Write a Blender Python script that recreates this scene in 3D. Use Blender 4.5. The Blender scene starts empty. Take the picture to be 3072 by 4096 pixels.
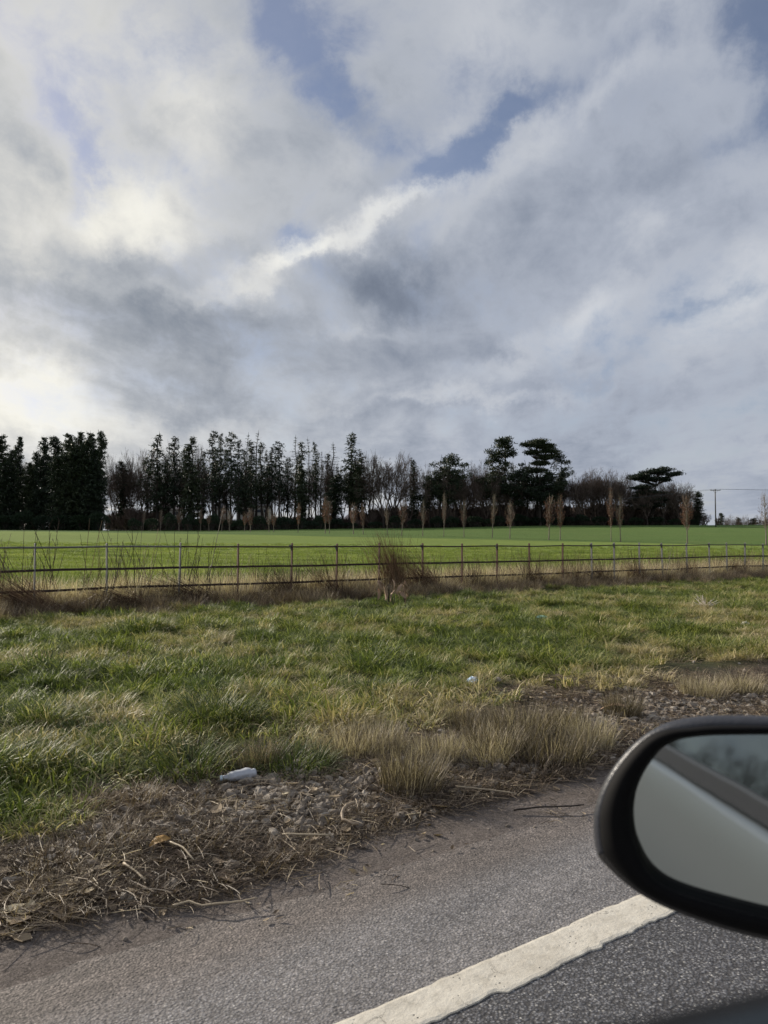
import bpy, math, random
import numpy as np
from mathutils import Vector, noise, Matrix

# ------------------------------------------------------------------ camera, sky, sun, exposure
sc = bpy.context.scene
col = sc.collection
F = 3077.0                      # focal length in photograph pixels
PITCH = math.atan(123 / F)
CAMH = 1.25
cd = bpy.data.cameras.new('camera'); cam = bpy.data.objects.new('camera', cd); col.objects.link(cam)
cam.location = (0, 0, CAMH); cam.rotation_euler = (math.pi / 2 + PITCH, 0, 0)
cd.sensor_fit = 'VERTICAL'; cd.sensor_height = 36; cd.sensor_width = 27
cd.lens = 36 * F / 4096; cd.clip_start = 0.01; cd.clip_end = 6000
cd.dof.use_dof = True; cd.dof.focus_distance = 9.0; cd.dof.aperture_fstop = 9.0
sc.camera = cam
sc.view_settings.view_transform = 'Standard'; sc.view_settings.look = 'None'
sc.view_settings.gamma = 1; sc.view_settings.exposure = 0.3
SUN_AZ, SUN_EL = math.radians(-52), math.radians(22)      # from +Y, negative is to the left
sd = Vector((math.sin(SUN_AZ) * math.cos(SUN_EL), math.cos(SUN_AZ) * math.cos(SUN_EL), math.sin(SUN_EL)))
sl = bpy.data.lights.new('sun', 'SUN'); sl.energy = 4.6; sl.angle = math.radians(1.2); sl.color = (1.0, .90, .76)
so = bpy.data.objects.new('sun', sl); col.objects.link(so); so.rotation_euler = sd.to_track_quat('Z', 'Y').to_euler()


def ray(px, py):
    tx = (px - 1536) / F; ty = (2048 - py) / F
    return Vector((tx, math.cos(PITCH) - ty * math.sin(PITCH), math.sin(PITCH) + ty * math.cos(PITCH)))


def at(px, py, Y):
    d = ray(px, py)
    return Vector((0, 0, CAMH)) + d * (Y / d.y)


class NT:
    """small helper for building node trees"""
    def __init__(s, nt): s.nt = nt; s.n = nt.nodes; s.l = nt.links
    def node(s, t, **kw):
        o = s.n.new(t)
        for k, v in kw.items(): setattr(o, k, v)
        return o
    def put(s, sock, v):
        if isinstance(v, bpy.types.NodeSocket): s.l.new(v, sock)
        elif v is not None: sock.default_value = v
    def math(s, op, a, b=None, c=None, clamp=False):
        o = s.node('ShaderNodeMath', operation=op); o.use_clamp = clamp
        for i, v in enumerate((a, b, c)):
            if v is not None: s.put(o.inputs[i], v)
        return o.outputs[0]
    def vec(s, op, a, b=None, out=0):
        o = s.node('ShaderNodeVectorMath', operation=op); s.put(o.inputs[0], a)
        if b is not None: s.put(o.inputs[1], b)
        return o.outputs[out]
    def comb(s, x=0, y=0, z=0):
        o = s.node('ShaderNodeCombineXYZ')
        for i, v in enumerate((x, y, z)): s.put(o.inputs[i], v)
        return o.outputs[0]
    def noise(s, v, scale, detail=4, rough=.5, dist=0, dim='3D', out=0):
        o = s.node('ShaderNodeTexNoise', noise_dimensions=dim)
        if v is not None: s.put(o.inputs['Vector'], v)
        o.inputs['Scale'].default_value = scale; o.inputs['Detail'].default_value = detail
        o.inputs['Roughness'].default_value = rough; o.inputs['Distortion'].default_value = dist
        return o.outputs[out]
    def ramp(s, f, stops, interp='LINEAR'):
        o = s.node('ShaderNodeValToRGB'); s.put(o.inputs[0], f); e = o.color_ramp.elements; o.color_ramp.interpolation = interp
        while len(e) < len(stops): e.new(.5)
        for i, (p, c) in enumerate(stops):
            e[i].position = p; e[i].color = (c, c, c, 1) if isinstance(c, (int, float)) else (*c, 1)
        return o.outputs[0]
    def mix(s, f, a, b, blend='MIX'):
        o = s.node('ShaderNodeMix', data_type='RGBA', blend_type=blend); o.clamp_factor = True
        s.put(o.inputs[0], f)
        for k, v in ((6, a), (7, b)):
            if isinstance(v, tuple): v = (*v, 1) if len(v) == 3 else v
            s.put(o.inputs[k], v)
        return o.outputs[2]
    def maprange(s, v, a, b, c=0, d=1, smooth=True):
        o = s.node('ShaderNodeMapRange'); o.interpolation_type = 'SMOOTHSTEP' if smooth else 'LINEAR'
        s.put(o.inputs[0], v)
        for i, x in enumerate((a, b, c, d)): o.inputs[i + 1].default_value = x
        return o.outputs[0]


def lin(r, g, b):
    f = lambda c: (c / 255 / 12.92) if c / 255 < .04045 else ((c / 255 + .055) / 1.055) ** 2.4
    return (f(r), f(g), f(b))


# ---- the sky: Nishita blue behind broken winter cloud, laid out by azimuth and elevation
w = bpy.data.worlds.new('World'); sc.world = w; w.use_nodes = True
T = NT(w.node_tree); T.n.clear()
tc = T.node('ShaderNodeTexCoord').outputs['Generated']
d = T.vec('NORMALIZE', tc)
sx = T.node('ShaderNodeSeparateXYZ'); T.l.new(d, sx.inputs[0]); X, Y, Z = sx.outputs
az = T.math('ARCTAN2', X, Y); el = T.math('ARCSINE', Z)
zc = T.math('ADD', T.math('MAXIMUM', Z, 0.0), .12)
pl = T.comb(T.math('DIVIDE', X, zc), T.math('DIVIDE', Y, zc), 0)              # cloud-deck coordinates
mp = T.node('ShaderNodeMapping'); T.l.new(pl, mp.inputs[0]); mp.inputs['Rotation'].default_value = (0, 0, math.radians(-14))
mp.inputs['Scale'].default_value = (1.0, .55, 1); plr = mp.outputs[0]
ae = T.comb(az, el, 0)
# warp the layout so that no edge is smooth
def centred(c, k): return T.vec('MULTIPLY', T.vec('SUBTRACT', c, (.5, .5, .5)), (k, k, 0))
wv = T.vec('ADD', ae, centred(T.noise(d, 3.2, 5, .55, out=1), .15))
wv2 = T.vec('ADD', wv, centred(T.noise(d, 9.0, 7, .65, out=1), .12))


def pae(px, py):
    v = ray(px, py).normalized(); return math.atan2(v.x, v.y), math.asin(v.z)


def blob(px, py, rx, ry, ang, amp, src):
    a, e = pae(px, py); k = 1 / F
    m = T.node('ShaderNodeMapping', vector_type='TEXTURE'); T.l.new(src, m.inputs[0])
    m.inputs['Location'].default_value = (a, e, 0); m.inputs['Rotation'].default_value = (0, 0, math.radians(ang))
    m.inputs['Scale'].default_value = (rx * k, ry * k, 1)
    q = T.vec('DOT_PRODUCT', m.outputs[0], m.outputs[0], out=1)
    return T.math('MULTIPLY', T.math('EXPONENT', T.math('MULTIPLY', q, -1.0)), amp)


def total(items, start):
    o = start
    for it in items: o = T.math('ADD', o, it)
    return o



wd_ = T.vec('ADD', d, T.vec('MULTIPLY', T.vec('SUBTRACT', T.noise(d, 2.2, 4, .5, out=1), (.5, .5, .5)), (.16, .16, .16)))
nL = T.noise(plr, .9, 3, .5); n1 = T.noise(plr, 1.7, 9, .60, .35); n2 = T.noise(plr, 4.2, 9, .62, .5); n3 = T.noise(wd_, 4.2, 9, .60, .15); n4 = T.noise(wd_, 10.0, 8, .62, .3)
BLUE = [(1300, 290, 230, 110, -38, .85), (1080, 120, 150, 90, -60, .4), (1440, 420, 150, 90, -40, .5), (1980, 590, 250, 60, 30, .72),
        (1700, 740, 240, 50, 32, .5), (1180, 930, 90, 45, 20, .5), (1560, 560, 160, 90, -50, .3), (2760, 700, 300, 70, 32, .5), (3060, 180, 120, 240, 10, .75),
        (340, 620, 50, 160, -15, .5), (250, 480, 140, 50, -30, .42), (560, 640, 120, 60, -40, .25), (2900, 1250, 300, 40, 20, .3), (2380, 1480, 240, 34, 10, .32), (2200, 430, 420, 170, 25, .30), (1750, 330, 200, 140, -30, .3),
        (1550, 120, 380, 140, -20, .30), (2900, 40, 450, 90, 0, .25), (1500, 700, 300, 160, 0, .28), (950, 30, 200, 120, -40, .3)]
blue = total([blob(*b, wv2) for b in BLUE], 0.0)
for nn_, k_ in ((n1, 1.4), (n2, 1.1), (n3, 2.2), (n4, 1.9)): blue = T.math('ADD', blue, T.math('MULTIPLY', T.math('SUBTRACT', nn_, .5), k_))
blue = T.maprange(blue, -.12, 1.05)
DARK = [(1560, 1170, 360, 130, -8, -.42), (820, 1330, 400, 130, -8, -.22), (330, 1230, 340, 100, -5, -.15), (850, 1600, 420, 90, -12, -.20), (1250, 1440, 420, 100, 0, -.12), (500, 1060, 250, 60, -10, -.12),
        (1950, 1420, 300, 60, 0, -.12), (1550, 1640, 350, 50, 0, -.12), (950, 1040, 260, 60, 0, -.10), (2300, 1150, 600, 240, 20, -.08), (2500, 1650, 600, 200, 5, -.12), (2650, 450, 300, 200, 25, -.10), (2950, 900, 200, 90, 20, -.08),
        (2700, 1900, 500, 120, 0, -.10), (2050, 1000, 500, 130, 28, -.05), (150, 560, 140, 60, -30, -.14), (620, 520, 150, 50, -40, -.12), (1650, 480, 200, 60, 20, -.06)]
LIGHT = [(120, 640, 260, 230, 0, .18), (500, 790, 220, 140, 25, .34), (100, 1620, 340, 170, 0, .36), (250, 1560, 140, 90, 0, .14), (560, 1720, 400, 50, 0, .16), (60, 960, 180, 120, 0, .18), (250, 130, 420, 240, -30, .16), (850, 480, 180, 120, 35, .20), (700, 300, 160, 100, -40, .12),
         (1230, 1000, 260, 46, 22, .40), (1130, 1060, 170, 40, 30, .26), (1560, 870, 200, 44, 30, .30), (1800, 770, 350, 34, 27, .26), (2250, 560, 350, 50, 27, .14), (950, 1180, 150, 36, 10, .20), (650, 930, 240, 90, 0, .20), (1450, 640, 160, 90, 30, .12), (1750, 640, 140, 70, 30, .12),
         (2330, 1310, 190, 70, 25, .22), (2050, 1440, 110, 40, 20, .18), (1650, 1600, 400, 30, 5, .16), (2100, 1560, 300, 26, 8, .10), (2560, 960, 150, 90, 0, .14), (2980, 1230, 200, 110, 30, .20), (1850, 230, 280, 160, 0, .12), (2500, 300, 200, 70, 28, .08),
         (1350, 1370, 260, 26, 8, .10), (700, 1190, 420, 34, -10, .10)]
br = total([blob(b[0], b[1], b[2], b[3], b[4], b[5] * .95, wv2) for b in DARK + LIGHT], .585)
for nn_, k_ in ((nL, .18), (n1, .48), (n2, .38), (n3, .80), (n4, .48)): br = T.math('ADD', br, T.math('MULTIPLY', T.math('SUBTRACT', nn_, .5), k_))
cloud = T.ramp(br, [(0.0, lin(104, 113, 128)), (.22, lin(132, 140, 153)), (.5, lin(172, 177, 185)), (.75, lin(208, 209, 209)), (1.0, lin(240, 239, 232))])
# cooler grey away from the sun, warmer near it
dsun = T.vec('DOT_PRODUCT', d, tuple(sd), out=1)
cloud = T.mix(T.maprange(dsun, .45, 1.0), T.mix(1.0, cloud, (.93, .955, 1.02), 'MULTIPLY'), T.mix(1.0, cloud, (1.04, 1.02, .975), 'MULTIPLY'))
sky = T.node('ShaderNodeTexSky', sky_type='NISHITA'); sky.sun_disc = False
sky.sun_elevation = SUN_EL; sky.sun_rotation = SUN_AZ; sky.air_density = 1.0; sky.dust_density = 1.2; sky.ozone_density = 3.0
bg1 = T.node('ShaderNodeBackground'); T.l.new(T.mix(1.0, sky.outputs[0], (1.06, .97, 1.0), 'MULTIPLY'), bg1.inputs[0]); bg1.inputs[1].default_value = .078
bg2 = T.node('ShaderNodeBackground'); T.l.new(cloud, bg2.inputs[0]); bg2.inputs[1].default_value = .85
cov = T.math('SUBTRACT', 1.0, T.math('MULTIPLY', blue, .85))
mx = T.node('ShaderNodeMixShader'); T.l.new(cov, mx.inputs[0]); T.l.new(bg1.outputs[0], mx.inputs[1]); T.l.new(bg2.outputs[0], mx.inputs[2])
wo = T.node('ShaderNodeOutputWorld'); T.l.new(mx.outputs[0], wo.inputs[0])
w.cycles.sampling_method = 'MANUAL'; w.cycles.sample_map_resolution = 512

# ------------------------------------------------------------------ helpers
H = Vector((.804, .595, 0)).normalized(); NV = Vector((-H.y, H.x, 0))      # along the road, across it towards the field
def SU(s, u, z=0): return H * s + NV * u + Vector((0, 0, z))
def uof(p): return p[0] * NV.x + p[1] * NV.y
def sof(p): return p[0] * H.x + p[1] * H.y
def sstep(a, b, x):
    t = min(1, max(0, (x - a) / (b - a))); return t * t * (3 - 2 * t)


def tag(o, label=None, cat=None, group=None, kind=None):
    for k, v in (('label', label), ('category', cat), ('group', group), ('kind', kind)):
        if v: o[k] = v
    return o


class MB:
    """collects geometry for ONE mesh object"""
    def __init__(s): s.v = []; s.f = []; s.c = []
    def face(s, pts, c=0.5):
        i = len(s.v); s.v.extend(pts); s.f.append(tuple(range(i, i + len(pts)))); s.c.append(c)
    def tube(s, pts, rs, n=6, c=.5, cap=True, ph=0.0):
        base = len(s.v); k = len(pts)
        for i, p in enumerate(pts):
            t = (pts[min(i + 1, k - 1)] - pts[max(i - 1, 0)])
            t = t.normalized() if t.length > 1e-9 else Vector((0, 0, 1))
            a = Vector((0, 0, 1)) if abs(t.z) < .9 else Vector((1, 0, 0))
            x = t.cross(a).normalized(); y = t.cross(x)
            r = rs[i] if hasattr(rs, '__len__') else rs
            for j in range(n):
                th = 2 * math.pi * j / n + ph
                s.v.append(p + x * (math.cos(th) * r) + y * (math.sin(th) * r))
        for i in range(k - 1):
            for j in range(n):
                a0 = base + i * n + j; a1 = base + i * n + (j + 1) % n
                s.f.append((a0, a1, a1 + n, a0 + n)); s.c.append(c)
        if cap:
            s.f.append(tuple(base + j for j in range(n))[::-1]); s.c.append(c)
            s.f.append(tuple(base + (k - 1) * n + j for j in range(n))); s.c.append(c)
    def box(s, c0, ex, ey, ez, c=.5):
        """box from centre and three half-extent vectors"""
        i = len(s.v)
        for a in (-1, 1):
            for b in (-1, 1):
                for d_ in (-1, 1): s.v.append(c0 + ex * a + ey * b + ez * d_)
        for q in ((0, 1, 3, 2), (4, 6, 7, 5), (0, 4, 5, 1), (2, 3, 7, 6), (0, 2, 6, 4), (1, 5, 7, 3)):
            s.f.append(tuple(i + k for k in q)); s.c.append(c)
    def mesh(s, name, m, smooth=False):
        me = bpy.data.meshes.new(name); me.from_pydata([tuple(p) for p in s.v], [], s.f); me.materials.append(m)
        a = me.attributes.new('bv', 'FLOAT', 'FACE'); a.data.foreach_set('value', s.c)
        if smooth: me.polygons.foreach_set('use_smooth', [True] * len(s.f))
        me.update(); return me
    def build(s, name, m, parent=None, smooth=False):
        return link(name, s.mesh(name, m, smooth), parent)


def link(name, me, parent=None):
    o = bpy.data.objects.new(name, me); col.objects.link(o)
    if parent is not None: o.parent = parent
    return o


def empty(name, loc, rz=0):
    o = bpy.data.objects.new(name, None); col.objects.link(o); o.location = loc; o.rotation_euler = (0, 0, rz); o.empty_display_size = .2
    return o


def bevel(o, wd=.003, seg=2):
    m = o.modifiers.new('bevel', 'BEVEL'); m.width = wd; m.segments = seg; m.limit_method = 'ANGLE'; return o


def copy_tree(o, parent=None):
    c = o.copy(); col.objects.link(c); c.parent = parent
    for ch in o.children: copy_tree(ch, c)
    return c


def material(name):
    m = bpy.data.materials.new(name); m.use_nodes = True; nt = NT(m.node_tree)
    b = m.node_tree.nodes['Principled BSDF']; o = m.node_tree.nodes['Material Output']
    return m, nt, b, o


def simple(name, c, rough=.6, metal=0, var=.25, scale=8, bump=.0, bscale=60, spec=.5):
    m, t, b, o = material(name)
    p = t.node('ShaderNodeTexCoord').outputs['Object']
    n = t.noise(p, scale, 5, .6)
    lo = tuple(x * (1 - var) for x in c); hi = tuple(min(1, x * (1 + var)) for x in c)
    t.l.new(t.ramp(n, [(.3, lo), (.7, hi)]), b.inputs['Base Color'])
    b.inputs['Roughness'].default_value = rough; b.inputs['Metallic'].default_value = metal; b.inputs['Specular IOR Level'].default_value = spec
    if bump:
        bm = t.node('ShaderNodeBump'); bm.inputs['Strength'].default_value = bump; bm.inputs['Distance'].default_value = .01
        t.l.new(t.noise(p, bscale, 4), bm.inputs['Height']); t.l.new(bm.outputs[0], b.inputs['Normal'])
    return m


def leafy(name, stops, trans=.4, attr='inst', rough=.55, spread=.25):
    """blades and leaves: diffuse plus light coming through; colour from a per-clump tint and a per-blade value"""
    m, t, b, o = material(name)
    bv = t.node('ShaderNodeAttribute', attribute_name='bv').outputs['Fac']
    if attr == 'inst': a = t.node('ShaderNodeAttribute', attribute_name='tint', attribute_type='INSTANCER').outputs['Fac']
    else: a = t.node('ShaderNodeObjectInfo').outputs['Random']
    f = t.math('ADD', a, t.math('MULTIPLY', t.math('SUBTRACT', bv, .5), spread), clamp=True)
    c = t.ramp(f, stops)
    c = t.mix(1.0, c, t.ramp(bv, [(0, .62), (.8, 1.15), (1, 1.55)]), 'MULTIPLY')
    t.l.new(c, b.inputs['Base Color']); b.inputs['Roughness'].default_value = rough; b.inputs['Specular IOR Level'].default_value = .35
    tr = t.node('ShaderNodeBsdfTranslucent'); t.l.new(t.mix(1.0, c, (1.0, 1.05, .7), 'MULTIPLY'), tr.inputs[0])
    ms = t.node('ShaderNodeMixShader'); ms.inputs[0].default_value = trans
    t.l.new(b.outputs[0], ms.inputs[1]); t.l.new(tr.outputs[0], ms.inputs[2]); t.l.new(ms.outputs[0], o.inputs['Surface'])
    return m


# ------------------------------------------------------------------ terrain
TXS = [-.9, -.5, -.25, 0, .25, .5, .9]
DEP = [16, 50, 88, 125, 165, 210, 225, 300, 700, 1500]
GZ = [  # field height at each depth for each direction
    [0, 0, 0, 0, 0, 0, 0],
    [.75, .62, .52, .42, .32, .28, .28],
    [1.9, 1.72, 1.55, 1.35, 1.2, 1.10, 1.10],
    [2.9, 2.75, 2.6, 2.5, 2.5, 2.6, 2.6],
    [3.85, 3.75, 3.6, 3.75, 4.1, 4.25, 4.3],
    [4.9, 4.75, 4.55, 5.2, 6.0, 6.15, 6.2],
    [5.0, 4.9, 4.8, 5.5, 6.25, 6.3, 6.3],
    [5.2, 5.2, 5.2, 5.6, 5.6, 5.0, 5.0],
    [5, 5, 5, 5, 5, 5, 5], [5, 5, 5, 5, 5, 5, 5]]


def field_z(x, y):
    u = uof((x, y))
    Y = y
    if Y < 16 or u < 14: base = 0.0
    if Y <= 1: return 0.0
    tx = max(-.9, min(.9, x / Y)); dep = min(1499, max(16, Y))
    i = 0
    while TXS[i + 1] < tx: i += 1
    a = (tx - TXS[i]) / (TXS[i + 1] - TXS[i]); a = a * a * (3 - 2 * a)
    j = 0
    while DEP[j + 1] < dep: j += 1
    b = (dep - DEP[j]) / (DEP[j + 1] - DEP[j])
    z = (GZ[j][i] * (1 - a) + GZ[j][i + 1] * a) * (1 - b) + (GZ[j + 1][i] * (1 - a) + GZ[j + 1][i + 1] * a) * b
    return z * sstep(13.5, 30, u)


def nz(x, y, s, o=0): return noise.noise(Vector((x * s + o, y * s - o, o * .37)))
def verge_z(s, u):
    z = -.020 + .028 * sstep(2.05, 2.6, u) + .040 * sstep(2.55, 3.4, u) + .05 * sstep(3.6, 5.2, u)
    k = sstep(3.6, 5.0, u)
    e_ = .12 + .88 * sstep(2.3, 2.9, u)
    z += nz(s, u, 3.0, 5) * (.014 * e_ + .075 * k) + nz(s, u, 9, 9) * (.008 * e_ + .012 * k) + nz(s, u, .7, 2) * .05 * k
    z += e_ * .012 * max(0, nz(s * .35, u * 2.2, 2.0, 31)) * (1 - k)
    return z


def ground_z(x, y):
    s, u = sof((x, y)), uof((x, y))
    if u < 2.1: return 0
    if u < 14.3: return verge_z(s, u)
    return field_z(x, y) + .02


def inview(x, y, m=.08):
    if y < .5: return False
    tx = x / y
    return abs(tx) < .4992 + m


# ------------------------------------------------------------------ ground materials
def geo_pos(t): return t.node('ShaderNodeNewGeometry').outputs['Position']
def road_coords(t):
    """(s, u, z) of the shading point"""
    p = geo_pos(t)
    return t.comb(t.vec('DOT_PRODUCT', p, tuple(H), out=1), t.vec('DOT_PRODUCT', p, tuple(NV), out=1), 0)
def sepx(t, v):
    s_ = t.node('ShaderNodeSeparateXYZ'); t.l.new(v, s_.inputs[0]); return s_.outputs
def bumpn(t, h, strength, dist, prev=None):
    b = t.node('ShaderNodeBump'); b.inputs['Strength'].default_value = strength; b.inputs['Distance'].default_value = dist
    t.l.new(h, b.inputs['Height'])
    if prev is not None: t.l.new(prev, b.inputs['Normal'])
    return b.outputs[0]

def mudcol(t, p):
    a = t.noise(p, 30, 6, .7); f = t.noise(p, 150, 4, .7); g_ = t.noise(t.vec('MULTIPLY', p, (1, 3, 1)), 3.0, 5, .6)
    c = t.mix(.55, t.ramp(a, [(.28, lin(78, 71, 67)), (.75, lin(126, 117, 111))]), t.ramp(f, [(.35, lin(68, 62, 59)), (.65, lin(142, 133, 127))]))
    vg = t.node('ShaderNodeTexVoronoi'); t.l.new(p, vg.inputs['Vector']); vg.inputs['Scale'].default_value = 130
    c = t.mix(1.0, c, t.ramp(sepx(t, vg.outputs['Color'])[0], [(0, .6), (.3, .9), (.8, 1.06), (1, 1.4)]), 'MULTIPLY')
    return t.mix(1.0, c, t.ramp(g_, [(.3, .78), (.7, 1.16)]), 'MULTIPLY')
m_road, t, b, o = material('asphalt')
p = road_coords(t); s_, u_, _ = sepx(t, p)
agg = t.node('ShaderNodeTexVoronoi'); t.l.new(p, agg.inputs['Vector']); agg.inputs['Scale'].default_value = 120
vc = agg.outputs['Color']; vd = agg.outputs['Distance']
fine = t.noise(p, 240, 4, .7); med = t.noise(p, 24, 6, .65); big = t.noise(p, 1.1, 4, .55)
stone = t.ramp(sepx(t, vc)[0], [(0, lin(78, 80, 86)), (.5, lin(106, 107, 112)), (.88, lin(134, 134, 136)), (.98, lin(168, 166, 162))])
c = t.mix(t.ramp(vd, [(.25, 0), (.62, 1)]), stone, lin(62, 61, 63))
mudc = mudcol(t, p)
# outside the line the surface is paler with dried mud; inside it is darker, traffic-swept
st = t.noise(t.vec('MULTIPLY', p, (.35, 3.0, 1)), 2.2, 5, .6)
dirt = t.math('ADD', t.math('ADD', t.maprange(u_, 1.85, 2.3), t.math('MULTIPLY', t.maprange(u_, 2.2, 2.35), .5)), t.math('MULTIPLY', t.math('SUBTRACT', st, .5), 1.1))
dirt = t.math('MULTIPLY', t.maprange(dirt, .25, 1.15), t.ramp(med, [(.3, .75), (.6, 1)]))
outside = t.maprange(t.math('ADD', u_, t.math('MULTIPLY', s_, .0225)), 1.62, 1.68)
c = t.mix(t.math('MULTIPLY', outside, t.ramp(t.noise(t.vec('MULTIPLY', p, (.5, 2.2, 1)), 3.0, 6, .7), [(.3, .2), (.7, .5)])), c, lin(160, 155, 153))
c = t.mix(t.math('MAXIMUM', t.math('MULTIPLY', dirt, .85), t.maprange(u_, 2.02, 2.28)), c, mudc)
grit = t.node('ShaderNodeTexVoronoi'); t.l.new(p, grit.inputs['Vector']); grit.inputs['Scale'].default_value = 150
gc = sepx(t, grit.outputs['Color'])[1]
c = t.mix(1.0, c, t.ramp(gc, [(0, .55), (.35, .86), (.7, 1.05), (1, 1.42)]), 'MULTIPLY')
c = t.mix(1.0, c, t.ramp(big, [(.3, .86), (.7, 1.1)]), 'MULTIPLY')
c = t.mix(1.0, c, t.ramp(med, [(.25, .72), (.7, 1.18)]), 'MULTIPLY')
t.l.new(c, b.inputs['Base Color']); b.inputs['Roughness'].default_value = .82
h = t.math('ADD', t.math('MULTIPLY', vd, -1.0), t.math('MULTIPLY', gc, .8))
nn = bumpn(t, h, .55, .005); nn = bumpn(t, fine, .35, .002, nn); t.l.new(nn, b.inputs['Normal'])

m_line, t, b, o = material('road_paint')
p = road_coords(t)
n_ = t.noise(p, 26, 6, .7); pit = t.node('ShaderNodeTexVoronoi'); t.l.new(p, pit.inputs['Vector']); pit.inputs['Scale'].default_value = 55
pits = t.math('MULTIPLY', t.ramp(pit.outputs['Distance'], [(.10, 1), (.22, 0)]), t.ramp(t.noise(p, 14, 3), [(.52, 0), (.6, 1)]))
crk = t.node('ShaderNodeTexVoronoi', feature='DISTANCE_TO_EDGE'); t.l.new(t.vec('ADD', p, t.vec('MULTIPLY', t.noise(p, 12, 6, .65, out=1), (.12, .12, 0))), crk.inputs['Vector']); crk.inputs['Scale'].default_value = 6.0
cr = t.math('MULTIPLY', t.ramp(crk.outputs['Distance'], [(.0, 1), (.012, 0)]), t.ramp(t.noise(p, 5, 4), [(.5, 0), (.6, 1)]))
c = t.ramp(n_, [(.25, lin(176, 170, 156)), (.5, lin(203, 197, 184)), (.75, lin(216, 211, 198))])
c = t.mix(t.math('MULTIPLY', t.ramp(t.noise(p, 130, 4, .7), [(.55, 0), (.75, 1)]), .4), c, lin(150, 143, 132))
c = t.mix(t.ramp(t.noise(p, 3.2, 6, .7), [(.5, 0), (.75, .45)]), c, lin(142, 134, 120))
c = t.mix(t.math('MAXIMUM', pits, t.math('MULTIPLY', cr, .8)), c, lin(78, 74, 68))
t.l.new(c, b.inputs['Base Color']); b.inputs['Roughness'].default_value = .6
hh = t.math('SUBTRACT', t.noise(p, 60, 5, .65), t.math('MULTIPLY', pits, 1.0))
t.l.new(bumpn(t, hh, .55, .005), b.inputs['Normal'])

m_verge, t, b, o = material('verge_soil')
p = road_coords(t); s_, u_, _ = sepx(t, p)
nA = t.noise(p, 3.0, 6, .65); nB = t.noise(p, 30, 6, .7); nC = t.noise(p, 140, 4, .7)
mud = mudcol(t, p)
thatch = t.ramp(nB, [(.3, lin(44, 38, 33)), (.5, lin(74, 64, 55)), (.72, lin(112, 98, 84))])
soil = t.ramp(nB, [(.3, lin(40, 42, 26)), (.55, lin(66, 68, 40)), (.75, lin(98, 92, 62))])
uw = t.math('ADD', u_, t.math('MULTIPLY', t.math('SUBTRACT', nA, .5), .9))
c = t.mix(t.maprange(uw, 2.45, 3.0), mud, thatch); c = t.mix(t.maprange(uw, 3.7, 4.3), c, soil)
t.l.new(c, b.inputs['Base Color']); b.inputs['Roughness'].default_value = .95; b.inputs['Specular IOR Level'].default_value = .2
nn = bumpn(t, nB, .8, .015); nn = bumpn(t, nC, .9, .006, nn); t.l.new(nn, b.inputs['Normal'])

m_field, t, b, o = material('field_crop_ground')
p = geo_pos(t); rp = road_coords(t)
u2 = sepx(t, rp)[1]; yy = sepx(t, p)[1]; xx = sepx(t, p)[0]
nA = t.noise(p, .05, 4, .5); nB = t.noise(t.vec('MULTIPLY', p, (.5, 1.5, 1)), .8, 6, .62); nC = t.noise(t.vec('MULTIPLY', p, (.6, 1.4, 1)), 5, 5, .7)
crop = t.ramp(nB, [(.3, lin(82, 98, 45)), (.5, lin(99, 114, 53)), (.72, lin(115, 127, 66))])
past = t.ramp(nB, [(.3, lin(50, 70, 34)), (.5, lin(58, 80, 40)), (.72, lin(70, 90, 46))])
edge = t.math('SUBTRACT', yy, t.math('ADD', 84.0, t.math('MULTIPLY', t.math('SUBTRACT', nA, .5), 8.0)))
edge = t.math('SUBTRACT', edge, t.math('MULTIPLY', t.math('MAXIMUM', t.math('SUBTRACT', 38.0, xx), 0.0), .66))
c = t.mix(t.maprange(edge, -3, 3), crop, past)
c = t.mix(1.0, c, t.ramp(nC, [(.3, .78), (.65, 1.12)]), 'MULTIPLY')
c = t.mix(1.0, c, t.ramp(nA, [(.3, .86), (.7, 1.10)]), 'MULTIPLY')
tl_ = t.math('ABSOLUTE', t.math('SUBTRACT', t.math('FRACT', t.math('DIVIDE', t.math('ADD', u2, t.math('MULTIPLY', nA, 3.0)), 21.0)), .5))
c = t.mix(t.math('MULTIPLY', t.ramp(t.math('MINIMUM', tl_, t.math('ABSOLUTE', t.math('SUBTRACT', tl_, .045))), [(.0, 1), (.012, 0)]), .45), c, lin(84, 84, 50))
sp_ = t.ramp(t.noise(t.vec('MULTIPLY', p, (.12, .35, 1)), 1.0, 6, .65), [(.56, 0), (.70, .5)])
c = t.mix(sp_, c, lin(92, 96, 56))
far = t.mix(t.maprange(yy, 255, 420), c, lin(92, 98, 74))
nearsoil = t.ramp(nC, [(.3, lin(58, 56, 34)), (.7, lin(98, 98, 56))])
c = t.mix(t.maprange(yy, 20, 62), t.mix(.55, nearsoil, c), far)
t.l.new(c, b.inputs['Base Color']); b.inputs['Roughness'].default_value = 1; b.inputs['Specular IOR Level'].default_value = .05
b.inputs['Sheen Weight'].default_value = .12; b.inputs['Sheen Roughness'].default_value = .5; b.inputs['Sheen Tint'].default_value = (.62, .85, .3, 1)
nn = bumpn(t, nC, .7, .12); t.l.new(nn, b.inputs['Normal'])

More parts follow.
